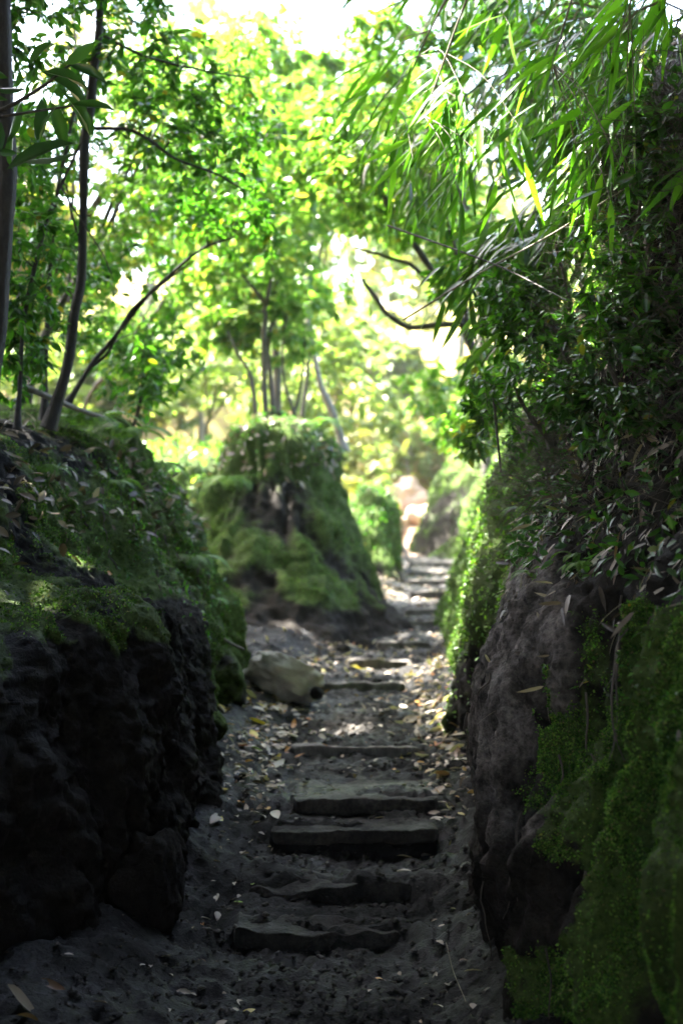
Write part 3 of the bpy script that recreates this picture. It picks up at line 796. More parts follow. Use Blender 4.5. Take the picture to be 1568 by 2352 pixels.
# right side tree with the drooping elbow branches
make_plant('crooked_tree', 'dark crooked tree on the bank with elbow shaped branches over the path', 'tree',
    PL(9.3, (1120, 900), (1085, 800), (1045, 710), (1000, 640), (950, 560), (905, 490), (860, 380), (830, 250)), .034, .012,
    [(PL(9.2, (1062, 745), (1000, 748), (940, 748), (885, 712), (845, 665), (832, 640)), .022, .012),
     (PL(9.4, (1010, 655), (940, 608), (870, 582), (812, 568)), .018, .008),
     (PL(9.3, (1085, 790), (1050, 620), (1040, 560), (1020, 480)), .016, .008)],
    [E(880, 360, 9.3, 170, 130, .9, 1.2), E(780, 300, 9.7, 140, 140, .9, 1), E(1000, 470, 9.0, 120, 90, .7, 1.), E(1040, 640, 8.8, 60, 80, .4, .3)], 480, 11, .08, 'leaf_bright', seed=12)
# overhanging crowns in the middle distance
make_plant('canopy_tree', 'tall tree behind the tall mound spreading small leaves across the gap', 'tree',
    [P(640, 1000, 15.4) + np.array([0, 0, -.8]), P(632, 800, 15.2), P(610, 500, 14.8), P(590, 250, 14.2), P(600, 60, 13.6)], .05, .02,
    [(PL(14, (520, 400), (640, 330), (760, 300)), .04, .012), (PL(14, (560, 260), (680, 160), (760, 130)), .03, .01)],
    [E(560, 280, 13.5, 170, 130, 1.2, 1.2), E(720, 200, 13.2, 130, 110, 1.2, 1), E(700, 420, 13.8, 140, 110, 1.2, 1.1), E(470, 480, 13.8, 130, 110, 1., .8), E(640, 70, 13, 180, 60, 1., .35)], 700, 12, .105, 'leaf_bright', seed=13, twig_r=.008, maxtwig=2)
make_plant('canopy_tree', 'tall tree beyond the far bank with leaves above the elbow branches', 'tree',
    [P(1120, 1000, 17) + np.array([0, 0, -.6]), P(1110, 800, 17), P(1080, 550, 16.5), P(1020, 300, 16), P(980, 100, 15.5)], .045, .02,
    [(PL(16, (1060, 450), (960, 380), (880, 350)), .04, .012)],
    [E(1000, 420, 15.8, 130, 130, 1.2, 1), E(900, 500, 16, 130, 90, 1.2, 1), E(950, 250, 15.5, 130, 130, 1.2, 1)], 480, 12, .12, 'leaf_bright', seed=14, twig_r=.008)

make_plant('canopy_tree', 'small leaved tree rooted beyond the left fork with a wide airy crown', 'tree',
    [np.array([-2.7, 12.2, .4]), np.array([-2.6, 12.1, 1.6]), np.array([-2.0, 11.8, 2.6]), np.array([-1.2, 11.5, 3.2])], .06, .02,
    [(PL(11.6, (420, 330), (540, 300), (680, 310)), .02, .008), (PL(11.6, (380, 420), (500, 460), (640, 470)), .02, .007)],
    [E(430, 240, 11.6, 190, 150, 1.1, 1.2), E(640, 330, 11.8, 170, 130, 1.1, 1.2), E(520, 470, 11.4, 170, 90, .9, 1), E(330, 480, 11.5, 130, 130, .9, .9), E(760, 430, 12, 110, 100, .9, .7)], 620, 12, .095, 'leaf_bright', seed=15, twig_r=.006)
T_MID = (np.array([[0, 0, 0], [.45, .32, .05], [-.45, .32, .05], [.38, .68, .03], [-.38, .68, .03], [0, 1, -.08]]), np.array([[0, 1, 2], [1, 3, 4], [1, 4, 2], [3, 5, 4]]))
for i, (base, els, n, ls, lm, lab) in enumerate([
    ((-2.3, 9.6, .3), [E(330, 300, 9.4, 150, 220, .8, 1), E(480, 180, 9.6, 170, 130, .8, 1), E(250, 560, 9.4, 110, 150, .6, .7), ((-2.5, 10.7, 4.6), (1.1, 1.4, .6), .9)], 560, .056, 'leaf_bright', 'fine leaved tree beside the left fork behind the slender trunk'),  # last crown lobe lies above the view, added to shade the path
    ((-3.0, 14.5, .3), [E(420, 620, 13.6, 150, 130, 1, 1), E(300, 760, 13.4, 120, 120, 1, .8), E(360, 420, 14, 150, 150, 1, 1)], 560, .085, 'leaf_bright', 'bright fine leaved tree filling the gap above the left fork'),
    ((-.6, 17.5, -.2), [E(760, 330, 15.5, 170, 130, 1.2, 1), E(640, 160, 15, 200, 110, 1.2, 1), E(850, 160, 15, 150, 110, 1.2, .9), E(560, 560, 16, 150, 120, 1, .8)], 700, .095, 'leaf_bright', 'lime green tree behind the little tree on the mound'),
    ((1.9, 11.5, .9), [E(960, 300, 10.6, 130, 160, .9, 1), E(860, 450, 10.8, 130, 90, .8, .9), E(1060, 560, 10.4, 90, 100, .7, .7), E(880, 130, 10.4, 130, 90, .8, .6)], 640, .068, 'leaf_bright', 'fine leaved tree reaching over the path behind the bamboo'),
    ((2.4, 8.8, 1.1), [E(1230, 220, 8.4, 170, 200, .6, 1.2), E(1380, 150, 7.8, 130, 220, .5, 1), E(1100, 80, 8.8, 160, 110, .6, .8)], 560, .062, 'leaf_mid', 'leafy tree filling the space behind the hanging bamboo'),
    ((-1.9, 19.5, .3), [E(500, 800, 18, 140, 110, 1.2, 1), E(680, 880, 18.5, 110, 80, 1, .6), E(420, 900, 18, 110, 80, 1, .6), E(760, 760, 19, 110, 100, 1.2, .7)], 460, .11, 'leaf_far', 'low sunlit tree behind the tall mound')]):
    b = np.array(base); c = els[0][0]
    make_plant('fine_leaved_tree', lab, 'tree', [b - [0, 0, .4], b * .7 + c * .3 + [0, 0, .2], b * .35 + c * .65, c], .035, .012, [(np.array([b * .5 + c * .5, (c + e[0]) / 2 + [0, 0, .1], e[0]]), .015, .006) for e in els[1:]], els, n, 13, ls, lm, None, T_MID if i else T_OVAL, .48, 'bark', seed=700 + i, twig_r=.004, clump=.6, leafspan=.4)

# ---- hillside trees beyond the head of the path
HT = [(-9, 30, 7, 0), (-6.5, 27, 6, 1), (-4.2, 31, 7.5, 2), (-2.5, 26, 4.2, 1), (-1.0, 33, 7, 0), (.8, 36, 6.5, 2), (2.6, 32, 6.0, 1), (4.4, 29, 6.5, 0), (6.5, 31, 7.5, 2), (8.5, 28, 7, 1),
      (-7, 22, 5.5, 0), (-4.6, 20.5, 4.6, 2), (5.4, 23, 6, 0), (-11, 38, 8, 2), (10, 37, 8, 0), (-3.2, 39, 7, 1), (4, 41, 8, 2), (-.8, 29.5, 3.0, 2), (1.6, 29, 2.6, 1), (3.2, 27.4, 3.2, 0), (-5.6, 24, 3.2, 2), (-3.4, 22.5, 2.8, 1)]
HT += [(-.9, 22.2, 7.2, 0)]  # extra tree added to cast shade on the far bank
HL = ['sunlit yellow green tree on the far slope', 'sunlit pale green tree on the far slope', 'sunlit straw coloured tree on the far slope']
for i, (x, y, h, c) in enumerate(HT):
    z = float(hill_z(np.array([x]), np.array([y]))[0]) - .1
    b = np.array([x, y, z]); rr_ = random.Random(i)
    lean = np.array([rr_.uniform(-.5, .5), rr_.uniform(-.3, .3), 0])
    tp = [b, b + lean * .3 + [0, 0, h * .3], b + lean * .7 + [0, 0, h * .6], b + lean + [0, 0, h * .95]]
    el = []
    for j in range(4):
        a = rr_.uniform(0, 6.28)
        el.append((b + lean * .7 + np.array([math.cos(a) * h * .16, math.sin(a) * h * .16, h * rr_.uniform(.4, .9)]), (h * .26, h * .26, h * .2), 1))
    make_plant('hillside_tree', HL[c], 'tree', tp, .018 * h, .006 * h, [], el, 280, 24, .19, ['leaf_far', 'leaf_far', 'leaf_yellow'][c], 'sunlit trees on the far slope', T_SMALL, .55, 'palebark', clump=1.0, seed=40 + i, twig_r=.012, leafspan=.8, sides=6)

for i in range(52):
    rr_ = random.Random(500 + i)
    y = rr_.uniform(21, 34) if i < 26 else rr_.uniform(21.5, 27.5); x = rr_.uniform(-.30, .24) * y + .3
    if y < 27 and .0 < x - .3 < 1.9: x -= 2.4
    z = float(hill_z(np.array([x]), np.array([y]))[0]); h = rr_.uniform(.9, 2.0)
    b = np.array([x, y, z - .1])
    el = [(b + np.array([rr_.uniform(-.5, .5), rr_.uniform(-.4, .4), h * .55]), (h * .75, h * .6, h * .5), 1) for _ in range(2)]
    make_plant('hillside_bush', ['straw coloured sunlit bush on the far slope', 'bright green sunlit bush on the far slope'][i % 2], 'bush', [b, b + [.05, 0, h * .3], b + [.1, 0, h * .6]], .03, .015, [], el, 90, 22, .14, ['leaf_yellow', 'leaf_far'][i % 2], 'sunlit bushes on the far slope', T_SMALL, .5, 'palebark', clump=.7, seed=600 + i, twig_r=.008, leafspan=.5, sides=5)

# ---- tall unseen trees added so that their crowns shade the near gully
OT = [(-4.7, -.6, 5.4), (3.6, 0.6, 5.4), (-3.6, 5.6, 6.2), (4.2, 4.6, 5.8), (-4.4, -4, 5.4), (4.4, -4.5, 5.6), (-6.2, 7.4, 7.2), (0.4, -8, 4.6), (-6.4, 2.5, 6.0)]
for i, (x, y, zc) in enumerate(OT):
    z = 1.2 if abs(x) > 1 else -1.7
    b = np.array([x, y, z - .3])
    cx = x * .38
    tp = [b, np.array([x * .96, y, z + 2]), np.array([x * .8, y, zc - 1.6]), np.array([x * .6, y, zc + .6])]
    el = [(np.array([cx, y, zc]), (2.6, 3.0, 1.3), 1.3), (np.array([x * .9, y, zc - .3]), (2.2, 3.0, 1.6), 1), (np.array([x * 1.5, y, zc - 2.2]), (1.8, 3.0, 2.0), 1), (np.array([x * 1.75 if abs(x) > 1 else 0, y - (2.5 if x < -1 and y > 3 else 0), 2.4]), (1.6, 2.6, 1.6), .8)]
    make_plant('added_shade_tree', 'tall unseen tree added to shade the gully under a closed canopy', 'tree', tp, .16, .06, [], el, 820, 16, .36, 'canopy_leaf', 'unseen shade trees added over the gully', T_SMALL, .6, 'bark', clump=0, seed=90 + i, twig_r=.015, leafspan=.9, sides=8, gap=GAPS)

# unseen trees added left of the view to keep sun off path and mound
for i, (x, y, zc) in enumerate([(-3.7, 9.8, 5.2), (-4.2, 12.6, 5.4), (-5.2, 15.4, 5.8)]):
    b = np.array([x - .4, y, .6])
    make_plant('added_shade_tree', 'unseen leafy tree added beyond the black bank to shade the path', 'tree', [b, b + [.1, 0, 1.2], b + [.25, 0, 2.4], b + [.4, 0, zc - .2]], .07, .03, [],
               [(np.array([x, y, zc]), (.9, 1.7, 1.1), 1), (np.array([x - 1.0, y, zc - .6]), (1.0, 1.8, 1.3), .7)], 380, 16, .17, 'leaf_dark', 'added shade trees beyond the black bank', T_SMALL, .55, 'bark', clump=0, seed=800 + i, twig_r=.008, leafspan=.7, sides=7)
# ---- crumbs of earth lying on the path
n = 6500
cy_ = 3.6 + 9 * rng.random(n) ** 1.8
cx_ = path_c(cy_) + rng.normal(size=n) * .45
cz_ = gz(cx_, cy_)
octv = np.array([[1, 0, 0], [-1, 0, 0], [0, 1, 0], [0, -1, 0], [0, 0, .7], [0, 0, -.7]], float)
octf = np.array([[0, 2, 4], [2, 1, 4], [1, 3, 4], [3, 0, 4], [2, 0, 5], [1, 2, 5], [3, 1, 5], [0, 3, 5]])
sz = .004 + .014 * rng.random(n) ** 3
V = (np.stack([cx_, cy_, cz_ + sz * .2], -1)[:, None] + octv[None] * sz[:, None, None] * rng.uniform(.6, 1.3, (n, 6, 3))).reshape(-1, 3)
F = (octf[None] + (np.arange(n) * 6)[:, None, None]).reshape(-1, 3)
tag(mk('earth_crumbs', V, F, M['mud'], attrs={'moss': np.zeros(len(V)), 'pale': np.repeat(.2 + rng.random(n) * .8, 6), 'sand': np.zeros(len(V))}, kind='stuff'), 'crumbs of dark earth scattered over the path', 'earth')

# ---- bamboo hanging over the right bank: every near leaf a part of its own
def lance_mesh(name, mat, curl, bend, n=6, w=1.0):
    t = np.linspace(0, 1, n)
    wd = w * .5 * np.sin(np.pi * np.clip(t, .0, 1) ** .62) ** .85
    wd[0] = .06; wd[-1] = 0.0
    V = []
    for k in range(n):
        zc = -curl * t[k] ** 2
        V += [(-wd[k], t[k], zc + .006), (bend * t[k] ** 2, t[k], zc - .004), (wd[k], t[k], zc + .006)]
    F = []
    for k in range(n - 1):
        a = 3 * k
        F += [(a, a + 1, a + 4, a + 3), (a + 1, a + 2, a + 5, a + 4)]
    return mesh_data(name, V, F, mat, True)
BL = [lance_mesh('leaf', M['bamboo_leaf'], c, b) for c, b in ((.10, .3), (.22, -.4), (.05, .1), (.32, .5))]

def place(name, md, pos, axis, up, L, Wd, parent=None):
    y = np.asarray(axis, float); y = y / np.linalg.norm(y)
    x = np.cross(y, up); x = x / max(np.linalg.norm(x), 1e-6)
    z = np.cross(x, y)
    o = bpy.data.objects.new(name, md)
    COL.objects.link(o)
    from mathutils import Matrix
    R = Matrix(((x[0], y[0], z[0]), (x[1], y[1], z[1]), (x[2], y[2], z[2])))
    p0 = world_loc(parent) if parent is not None else np.zeros(3)
    o.location = [float(c) for c in (np.asarray(pos) - p0)]
    o.rotation_euler = R.to_euler()
    o.scale = (float(Wd), float(L), float(L))
    if parent is not None: o.parent = parent
    return o

CULMS = [
 ([(1.62, 4.5, 1.5), (1.45, 4.5, 2.15), (1.15, 4.5, 2.3), (.85, 4.55, 1.95), (.68, 4.6, 1.45)], 'bamboo hanging lowest over the dark upper wall of the bank'),
 ([(1.58, 5.0, 1.7), (1.35, 5.0, 2.4), (.95, 5.05, 2.5), (.55, 5.1, 2.05), (.30, 5.2, 1.45)], 'bamboo with the largest bright hanging leaves over the bank'),
 ([(1.62, 5.6, 1.6), (1.35, 5.6, 2.5), (.9, 5.7, 2.6), (.45, 5.7, 2.1), (.18, 5.8, 1.55)], 'bamboo reaching furthest out over the path with long pointed leaves'),
 ([(1.66, 4.1, 1.7), (1.45, 4.1, 2.2), (1.2, 4.15, 2.2), (.95, 4.2, 1.85), (.85, 4.2, 1.5)], 'bamboo in the top corner above the dark wall'),
 ([(1.7, 6.2, 1.7), (1.4, 6.2, 2.9), (1.0, 6.2, 3.0), (.6, 6.3, 2.7), (.35, 6.4, 2.3)], 'bamboo hanging down from the top edge of the picture'),
]
CN = [curve_pts(c, 24) for c, _ in CULMS]
REG = [((1320, 330), (110, 110)), ((1060, 310), (110, 110)), ((960, 320), (100, 100)), ((1430, 120), (90, 110)), ((1110, 60), (150, 60))]
rb = random.Random(5)
for k, (c, lab) in enumerate(CULMS):
    q = CN[k]
    root = empty('bamboo', q[0], lab, 'bamboo', 'bamboo above the path')
    V, F, _ = tubes([(q, np.linspace(.011, .003, len(q)))], 7)
    mk('culm', V, F, M['cane'], root, smooth=True)
    stems = []
    cnt = 0
    (mx_, my_), (sx_, sy_) = REG[k]
    while cnt < 62:
        px = rb.gauss(mx_, sx_); py = rb.gauss(my_, sy_)
        if py > 560 or px < 800: continue
        d = np.interp(px, [880, 1100, 1500], [5.9, 5.1, 4.35]) + rb.uniform(-.35, .35) + (.6 if k == 4 else 0)
        tgt = P(px, py, d)
        a = q[int(np.argmin(np.linalg.norm(q - tgt - np.array([.15, 0, .15]), axis=1)))]
        L = np.linalg.norm(tgt - a)
        st = curve_pts([a, (a + tgt) / 2 + np.array([.0, 0, .10 * L]), tgt], 8)
        stems.append((st, np.linspace(.0022, .0011, 8)))
        dr = st[-1] - st[-3]; dr /= np.linalg.norm(dr)
        nl = rb.randint(4, 7)
        for j in range(nl):
            f = j / (nl - 1)
            pos = st[-1] * f + (st[-1] - dr * .16) * (1 - f)
            sgn = 1 if j % 2 else -1
            ax = dr * .5 + np.array([-.58 + sgn * .55 * rb.uniform(.2, 1), rb.uniform(-.35, .35), -.40 + rb.uniform(-.35, .45)])
            if j == nl - 1: ax = dr * .8 + np.array([-.15, rb.uniform(-.3, .3), -.45])
            up = np.array([rb.gauss(-.2, .5), rb.gauss(-.5, .5), rb.gauss(.7, .4)])
            Ln = rb.uniform(.09, .25)
            place('leaf', BL[rb.randrange(4)], pos, ax, up, Ln, Ln * rb.uniform(.09, .125), root)
            cnt += 1
    V, F, _ = tubes(stems, 4)
    mk('stems', V, F, M['cane'], root, kind='stuff')

# deeper bamboo behind the near leaves, too many leaves to pick apart
for k, (cx, cy, d, rx, ry, n, lab) in enumerate([
    (1200, 250, 7.0, 170, 220, 60, 'bamboo thicket behind the large hanging leaves'),
    (1400, 300, 5.6, 120, 260, 120, 'dark bamboo thicket against the upper wall'),
    (980, 380, 8.0, 120, 120, 40, 'bamboo thicket above the elbow branches'),
    (1200, 640, 6.2, 120, 130, 120, 'bamboo thicket low on the bank under the hanging leaves'),
    (1150, 0, 8.6, 240, 90, 80, 'bamboo tips at the top edge of the picture')]):
    base = np.array([1.9 + .1 * k, d, 1.25 if d < 7.5 else 1.15])
    root = empty('bamboo_thicket', base, lab, 'bamboo')
    top = P(cx + 80, cy - ry * 1.1, d)
    culm = [(curve_pts([base + [o1, o2, -.1], (base + top) / 2 + [.25 + o1, o2, .3], top + [o1, o2, 0], P(cx - rx * .5, cy, d) + [o1, o2, 0]], 14), np.linspace(.012, .003, 14)) for o1, o2 in ((0, 0), (.12, .2), (.2, -.15))]
    V, F, _ = tubes(culm, 5)
    mk('culms', V, F, M['cane'], root, smooth=True, kind='stuff')
    lp, la, stems = [], [], []
    cq = np.concatenate([c[0] for c in culm])
    for _ in range(n):
        t = P(cx + rb.gauss(0, rx * .6), cy + rb.gauss(0, ry * .6), d + rb.uniform(-.5, .5))
        a = cq[int(np.argmin(np.linalg.norm(cq - t, axis=1)))]
        st = curve_pts([a, (a + t) / 2 + np.array([0, 0, .06]), t], 5)
        stems.append((st, np.full(5, .0016)))
        dr = norm(st[-1] - st[-2])
        for j in range(7):
            lp.append(t - dr * .03 * j)
            la.append(dr * .4 + np.array([-.2 + (.5 if j % 2 else -.5) * rb.random(), rb.uniform(-.4, .4), -.5 + rb.uniform(-.3, .4)]))
    V, F, _ = tubes(stems, 3)
    mk('stems', V, F, M['cane'], root, kind='stuff')
    lp, la = np.array(lp), np.array(la)
    ls = rng.uniform(.10, .22, len(lp))
    V, F, r = leaf_cloud(T_LANCE, lp, la, rdir(len(lp)) * .7 + np.array([0, -.3, .8]), ls, ls * .13)
    mk('foliage', V, F, M['bamboo_mass'], root, attrs={'rnd': r}, kind='stuff')

# ---- shrubs rooted on the right bank
SH = [
 ([(1.02, 5.6, .42), (.92, 5.6, .75), (.84, 5.65, 1.1)], [E(1180, 720, 5.8, 110, 140, .35, 1), E(1250, 880, 5.5, 80, 90, .25, .7)], 150, .05, 'leaf_mid', 'small leaved shrub on the shoulder of the bank, hanging over the bright gap'),
 ([(.95, 4.6, .42), (.92, 4.55, .7), (.95, 4.5, 1.0)], [E(1400, 780, 4.55, 120, 150, .22, 1), E(1330, 940, 4.5, 90, 70, .15, .5)], 120, .045, 'leaf_dark', 'dark scrambling shrub on the shaded upper wall of the bank'),
 ([(.98, 6.6, .5), (.9, 6.6, .8), (.85, 6.7, 1.0)], [E(1120, 880, 6.8, 70, 110, .3, 1), E(1090, 1000, 7.0, 50, 60, .25, .5)], 110, .06, 'leaf_bright', 'bright leafy shrub at the edge of the bank above the sunlit moss'),
 ([(1.06, 4.3, .5), (1.05, 4.25, .8), (1.1, 4.2, 1.2)], [E(1510, 420, 4.3, 80, 200, .2, 1), E(1490, 720, 4.2, 70, 120, .15, .7)], 90, .05, 'leaf_dark', 'dark shrub at the edge of the picture on the upper wall'),
 ([(1.3, 9.2, .55), (1.25, 9.2, .9), (1.2, 9.2, 1.2)], [E(1130, 900, 9.3, 80, 110, .5, 1), E(1060, 980, 9.6, 70, 60, .4, .5)], 130, .075, 'leaf_bright', 'sunlit shrub leaning over the bank behind the elbow branches'),
 ([(2.0, 13.5, .7), (1.9, 13.4, 1.1), (1.75, 13.3, 1.4)], [E(1080, 960, 13.5, 110, 90, .7, 1), E(1000, 900, 14, 90, 80, .7, .7)], 150, .10, 'leaf_bright', 'pale sunlit shrub on the far part of the bank'),
]
SH += [([tuple(on), tuple(on + np.array([-.10, -.05, .12])), tuple(on + np.array([-.16, -.08, .22]))], [(on + np.array([-.16, -.08, .16]), (.20, .22, .20), 1)], 70, .036, ['leaf_mid', 'leaf_dark'][k % 2], lab)
    for k, (on, lab) in enumerate([(np.array([.80, 5.35, .25]), 'twiggy little shrub on the lip of the bank, nearest the path'), (np.array([.90, 4.9, .35]), 'twiggy little shrub above the bare grey face'),
     (np.array([1.0, 4.35, .55]), 'low dark shrub halfway up the shaded wall'), (np.array([.92, 4.15, .2]), 'low dark shrub above the moss by the picture edge'), (np.array([.95, 5.7, .6]), 'twiggy shrub under the slanting canes')])]
for i, (tr, el, n, ls, lm, lab) in enumerate(SH):
    make_plant('shrub', lab, 'shrub', tr, .012, .006, [], el, n, 9, ls, lm, seed=200 + i, twig_r=.003, leafspan=.22, clump=.3, sides=6)

# ---- loose canes slanting across the thicket, and the tangle of dry twigs
CANES = [
 (PL(5.4, (925, 735, 5.9), (1100, 628, 5.6), (1254, 545, 5.2), (1399, 455, 4.9), (1520, 380, 4.7)), .0042, 'dry cane slanting up across the thicket, longest of the canes'),
 (PL(5.6, (890, 518, 6.0), (1064, 580, 5.6), (1170, 622, 5.4), (1300, 690, 5.0)), .0045, 'dark cane slanting down to the bank under the hanging leaves'),
 (PL(4.7, (1350, 660, 4.8), (1460, 560, 4.6), (1540, 470, 4.5)), .0025, 'thin cane against the dark upper wall'),
 (PL(5.0, (1130, 880, 5.3), (1138, 970, 5.2), (1150, 1085, 5.1)), .0065, 'short dark stem standing on the lip of the bank'),
 (PL(5.0, (1380, 120, 4.7), (1395, 230, 4.6), (1420, 330, 4.55), (1450, 400, 4.5)), .0025, 'thin hanging stem among the dark bamboo'),
]
for pts, r, lab in CANES:
    q = curve_pts(pts, 16)
    V, F, _ = tubes([(q, np.linspace(r, r * .6, 16))], 6)
    tag(mk('cane', V, F, M['cane' if 'dark' not in lab.split(' ')[0:3] else 'bark'], smooth=True, origin=q[0]), lab, 'cane', 'canes in the thicket')
tw = []
up_w = vis(rG, 3.6, 6.6) * ((rG[..., 2] > .0) & (rG[..., 2] < 1.3))
sp, sn = scatter(rG, rN, up_w, 2000)
for p, nn in zip(sp, sn):
    L = rb.uniform(.08, .42)
    dv = norm(nn * .5 + np.array([rb.gauss(-.2, .5), rb.gauss(-.2, .5), rb.gauss(-.1, .8)]))
    e = p + dv * L
    tw.append((curve_pts([p, (p + e) / 2 + rng.normal(size=3) * L * .12, e], 4), np.linspace(.0015, .0006, 4)))
V, F, r = tubes(tw, 3)
tag(mk('dry_twigs', V, F, M['twig'], attrs={'rnd': r}, kind='stuff'), 'tangle of dry twigs on the shaded upper bank', 'twigs')
sp, sn = scatter(rG, rN, vis(rG, 3.2, 6.6) * ((rG[..., 2] > -.2) & (rG[..., 2] < 1.6)), 6500)
V, F, r = leaf_cloud(T_OVAL, sp + sn * .02, sn * .4 + rdir(6500) * .6 + np.array([-.1, -.1, -.3]), sn + rdir(6500) * .5, rng.uniform(.018, .055, 6500), rng.uniform(.008, .022, 6500))
tag(mk('creeper_leaves', V, F, M['leaf_dark'], attrs={'rnd': r}, kind='stuff'), 'small creeping leaves over the shaded upper bank', 'creeper')

# dead bamboo leaves caught on the slope of the right bank
w = vis(rG, 3.0, 6.2) * np.exp(-((rG[..., 2] - .06) / .30) ** 2)
n = 1500
sp, sn = scatter(rG, rN, w, n)
ls = rng.uniform(.03, .10, n)
V, F, r = leaf_cloud(T_LANCE, sp + sn * .008, norm(rdir(n) * .8 + np.array([-.2, -.1, -.7])) - sn * .1, sn + rdir(n) * .5, ls, ls * .16)
tag(mk('leaf_litter', V, F, M['drylitter'], attrs={'rnd': r}, kind='stuff'), 'dry brown leaf litter caught on the slope of the bank', 'leaf litter')
w = vis(lG, 4.4, 9) * np.exp(-((lG[..., 2] - .12) / .22) ** 2) * (lG[..., 0] > -2.4)
n = 900
sp, sn = scatter(lG, lN, w, n)
ls = rng.uniform(.03, .085, n)
V, F, r = leaf_cloud(T_OVAL, sp + sn * .006, rdir(n) + np.array([.3, 0, -.4]), sn + rdir(n) * .35, ls, ls * .42)
tag(mk('leaf_litter', V, F, M['drylitter'], attrs={'rnd': r}, kind='stuff'), 'brown leaf litter on top of the black bank under the slender trees', 'leaf litter')
p, nn = scatter(m1[0], m1[1], sstep(.15, .4, m1[0][..., 2]), 500)
ls = rng.uniform(.04, .09, 500)
V, F, r = leaf_cloud(T_OVAL, p + nn * .01, rdir(500) + np.array([0, -.2, -.4]), nn + rdir(500) * .4, ls, ls * .4)
tag(mk('leaf_litter', V, F, M['drylitter'], attrs={'rnd': r}, kind='stuff'), 'leaf litter round the roots on top of the tall mound', 'leaf litter')

# low leafy plants along the sunlit lip of the right bank and on the mounds
def low_leaves(G, N, w, n, size, mat, lab, tm=T_OVAL, wl=.5):
    p, nn = scatter(G, N, w, n)
    V, F, r = leaf_cloud(tm, p + nn * size * .5, nn * .5 + rdir(n) * .7 + np.array([-.2, -.2, -.1]), nn * .6 + rdir(n) * .5 + np.array([0, 0, .5]), size * rng.uniform(.5, 1.4, n), size * wl * rng.uniform(.6, 1.2, n))
    tag(mk('ground_cover', V, F, M[mat], attrs={'rnd': r}, kind='stuff'), lab, 'ground cover')
low_leaves(rG, rN, vis(rG, 5.6, 11) * ((rG[..., 2] > -1.0) & (rG[..., 2] < .35)), 1500, .024, 'leaf_bright', 'bright small leaved ground cover on the sunlit lip of the bank')
low_leaves(rG, rN, vis(rG, 3.0, 5.8) * ((rG[..., 2] > -.5) & (rG[..., 2] < .25)) * sstep(.3, .6, rM), 450, .015, 'leaf_mid', 'tiny creeping leaves among the moss of the near bank')
low_leaves(lG, lN, vis(lG, 6.4, 9.5) * ((lG[..., 2] > -.6) & (lG[..., 2] < .3)) * (lG[..., 0] > -2.6), 1000, .026, 'leaf_mid', 'small leaves growing between the hanging roots beside the left fork')
low_leaves(m1[0], m1[1], sstep(.3, .6, m1[0][..., 2]), 260, .05, 'leaf_mid', 'small leaves growing over the tall mound')
low_leaves(m2[0], m2[1], sstep(-.6, 0, m2[0][..., 2]), 700, .05, 'leaf_mid', 'small leaves growing over the smaller hump')
low_leaves(m3[0], m3[1], sstep(-.6, .4, m3[0][..., 2]), 2600, .10, 'leaf_bright', 'leaves growing over the rise beyond the left fork')

# ---- ferns
def fern(base, nf, L, lab, yaw0=-2.4, spread=2.6, lift=.6):
    root = empty('fern', base, lab, 'fern', 'ferns on the banks')
    for k in range(nf):
        a = yaw0 + spread * (k / max(1, nf - 1) - .5) + rb.uniform(-.2, .2)
        Lk = L * rb.uniform(.75, 1.15)
        dv = np.array([math.cos(a), math.sin(a), 0])
        q = curve_pts([base, base + dv * Lk * .4 + [0, 0, Lk * lift * .55], base + dv * Lk * .8 + [0, 0, Lk * lift * .45], base + dv * Lk * 1.05 + [0, 0, Lk * (lift * .45 - .28)]], 22)
        tg = norm(np.gradient(q, axis=0))
        sd_ = norm(np.cross(tg, np.array([0, 0, 1.0])))
        u = np.linspace(0, 1, 22)
        pl = Lk * .26 * np.clip(np.sin(np.pi * (u * .86 + .13)), .05, 1)
        sel = slice(3, 22)
        pos = np.concatenate([q[sel], q[sel]]); ax = np.concatenate([sd_[sel] + tg[sel] * .35, -sd_[sel] + tg[sel] * .35]) + np.array([0, 0, -.15])
        upv = np.tile(np.cross(sd_[sel], tg[sel]), (2, 1)) + rdir(38) * .15
        LL = np.concatenate([pl[sel], pl[sel]])
        V1, F1, r1 = leaf_cloud(T_SMALL, pos, ax, upv, LL, LL * .26 + .002, np.full(38, rb.random()))
        V2, F2, r2 = tubes([(q, np.linspace(.0016, .0006, 22))], 3)
        F2 = np.concatenate([F2[:, [0, 1, 2]], F2[:, [0, 2, 3]]])
        V, F, r = merge([(V1, F1, r1), (V2, F2, r2)])
        mk('frond', V, F, M['fern'], root, attrs={'rnd': r})
def on_bank(G, px, py, d):
    """point of the bank nearest to a place"""
    q = P(px, py, d)
    k = int(np.argmin(np.linalg.norm(G.reshape(-1, 3) - q, axis=1)))
    return G.reshape(-1, 3)[k]
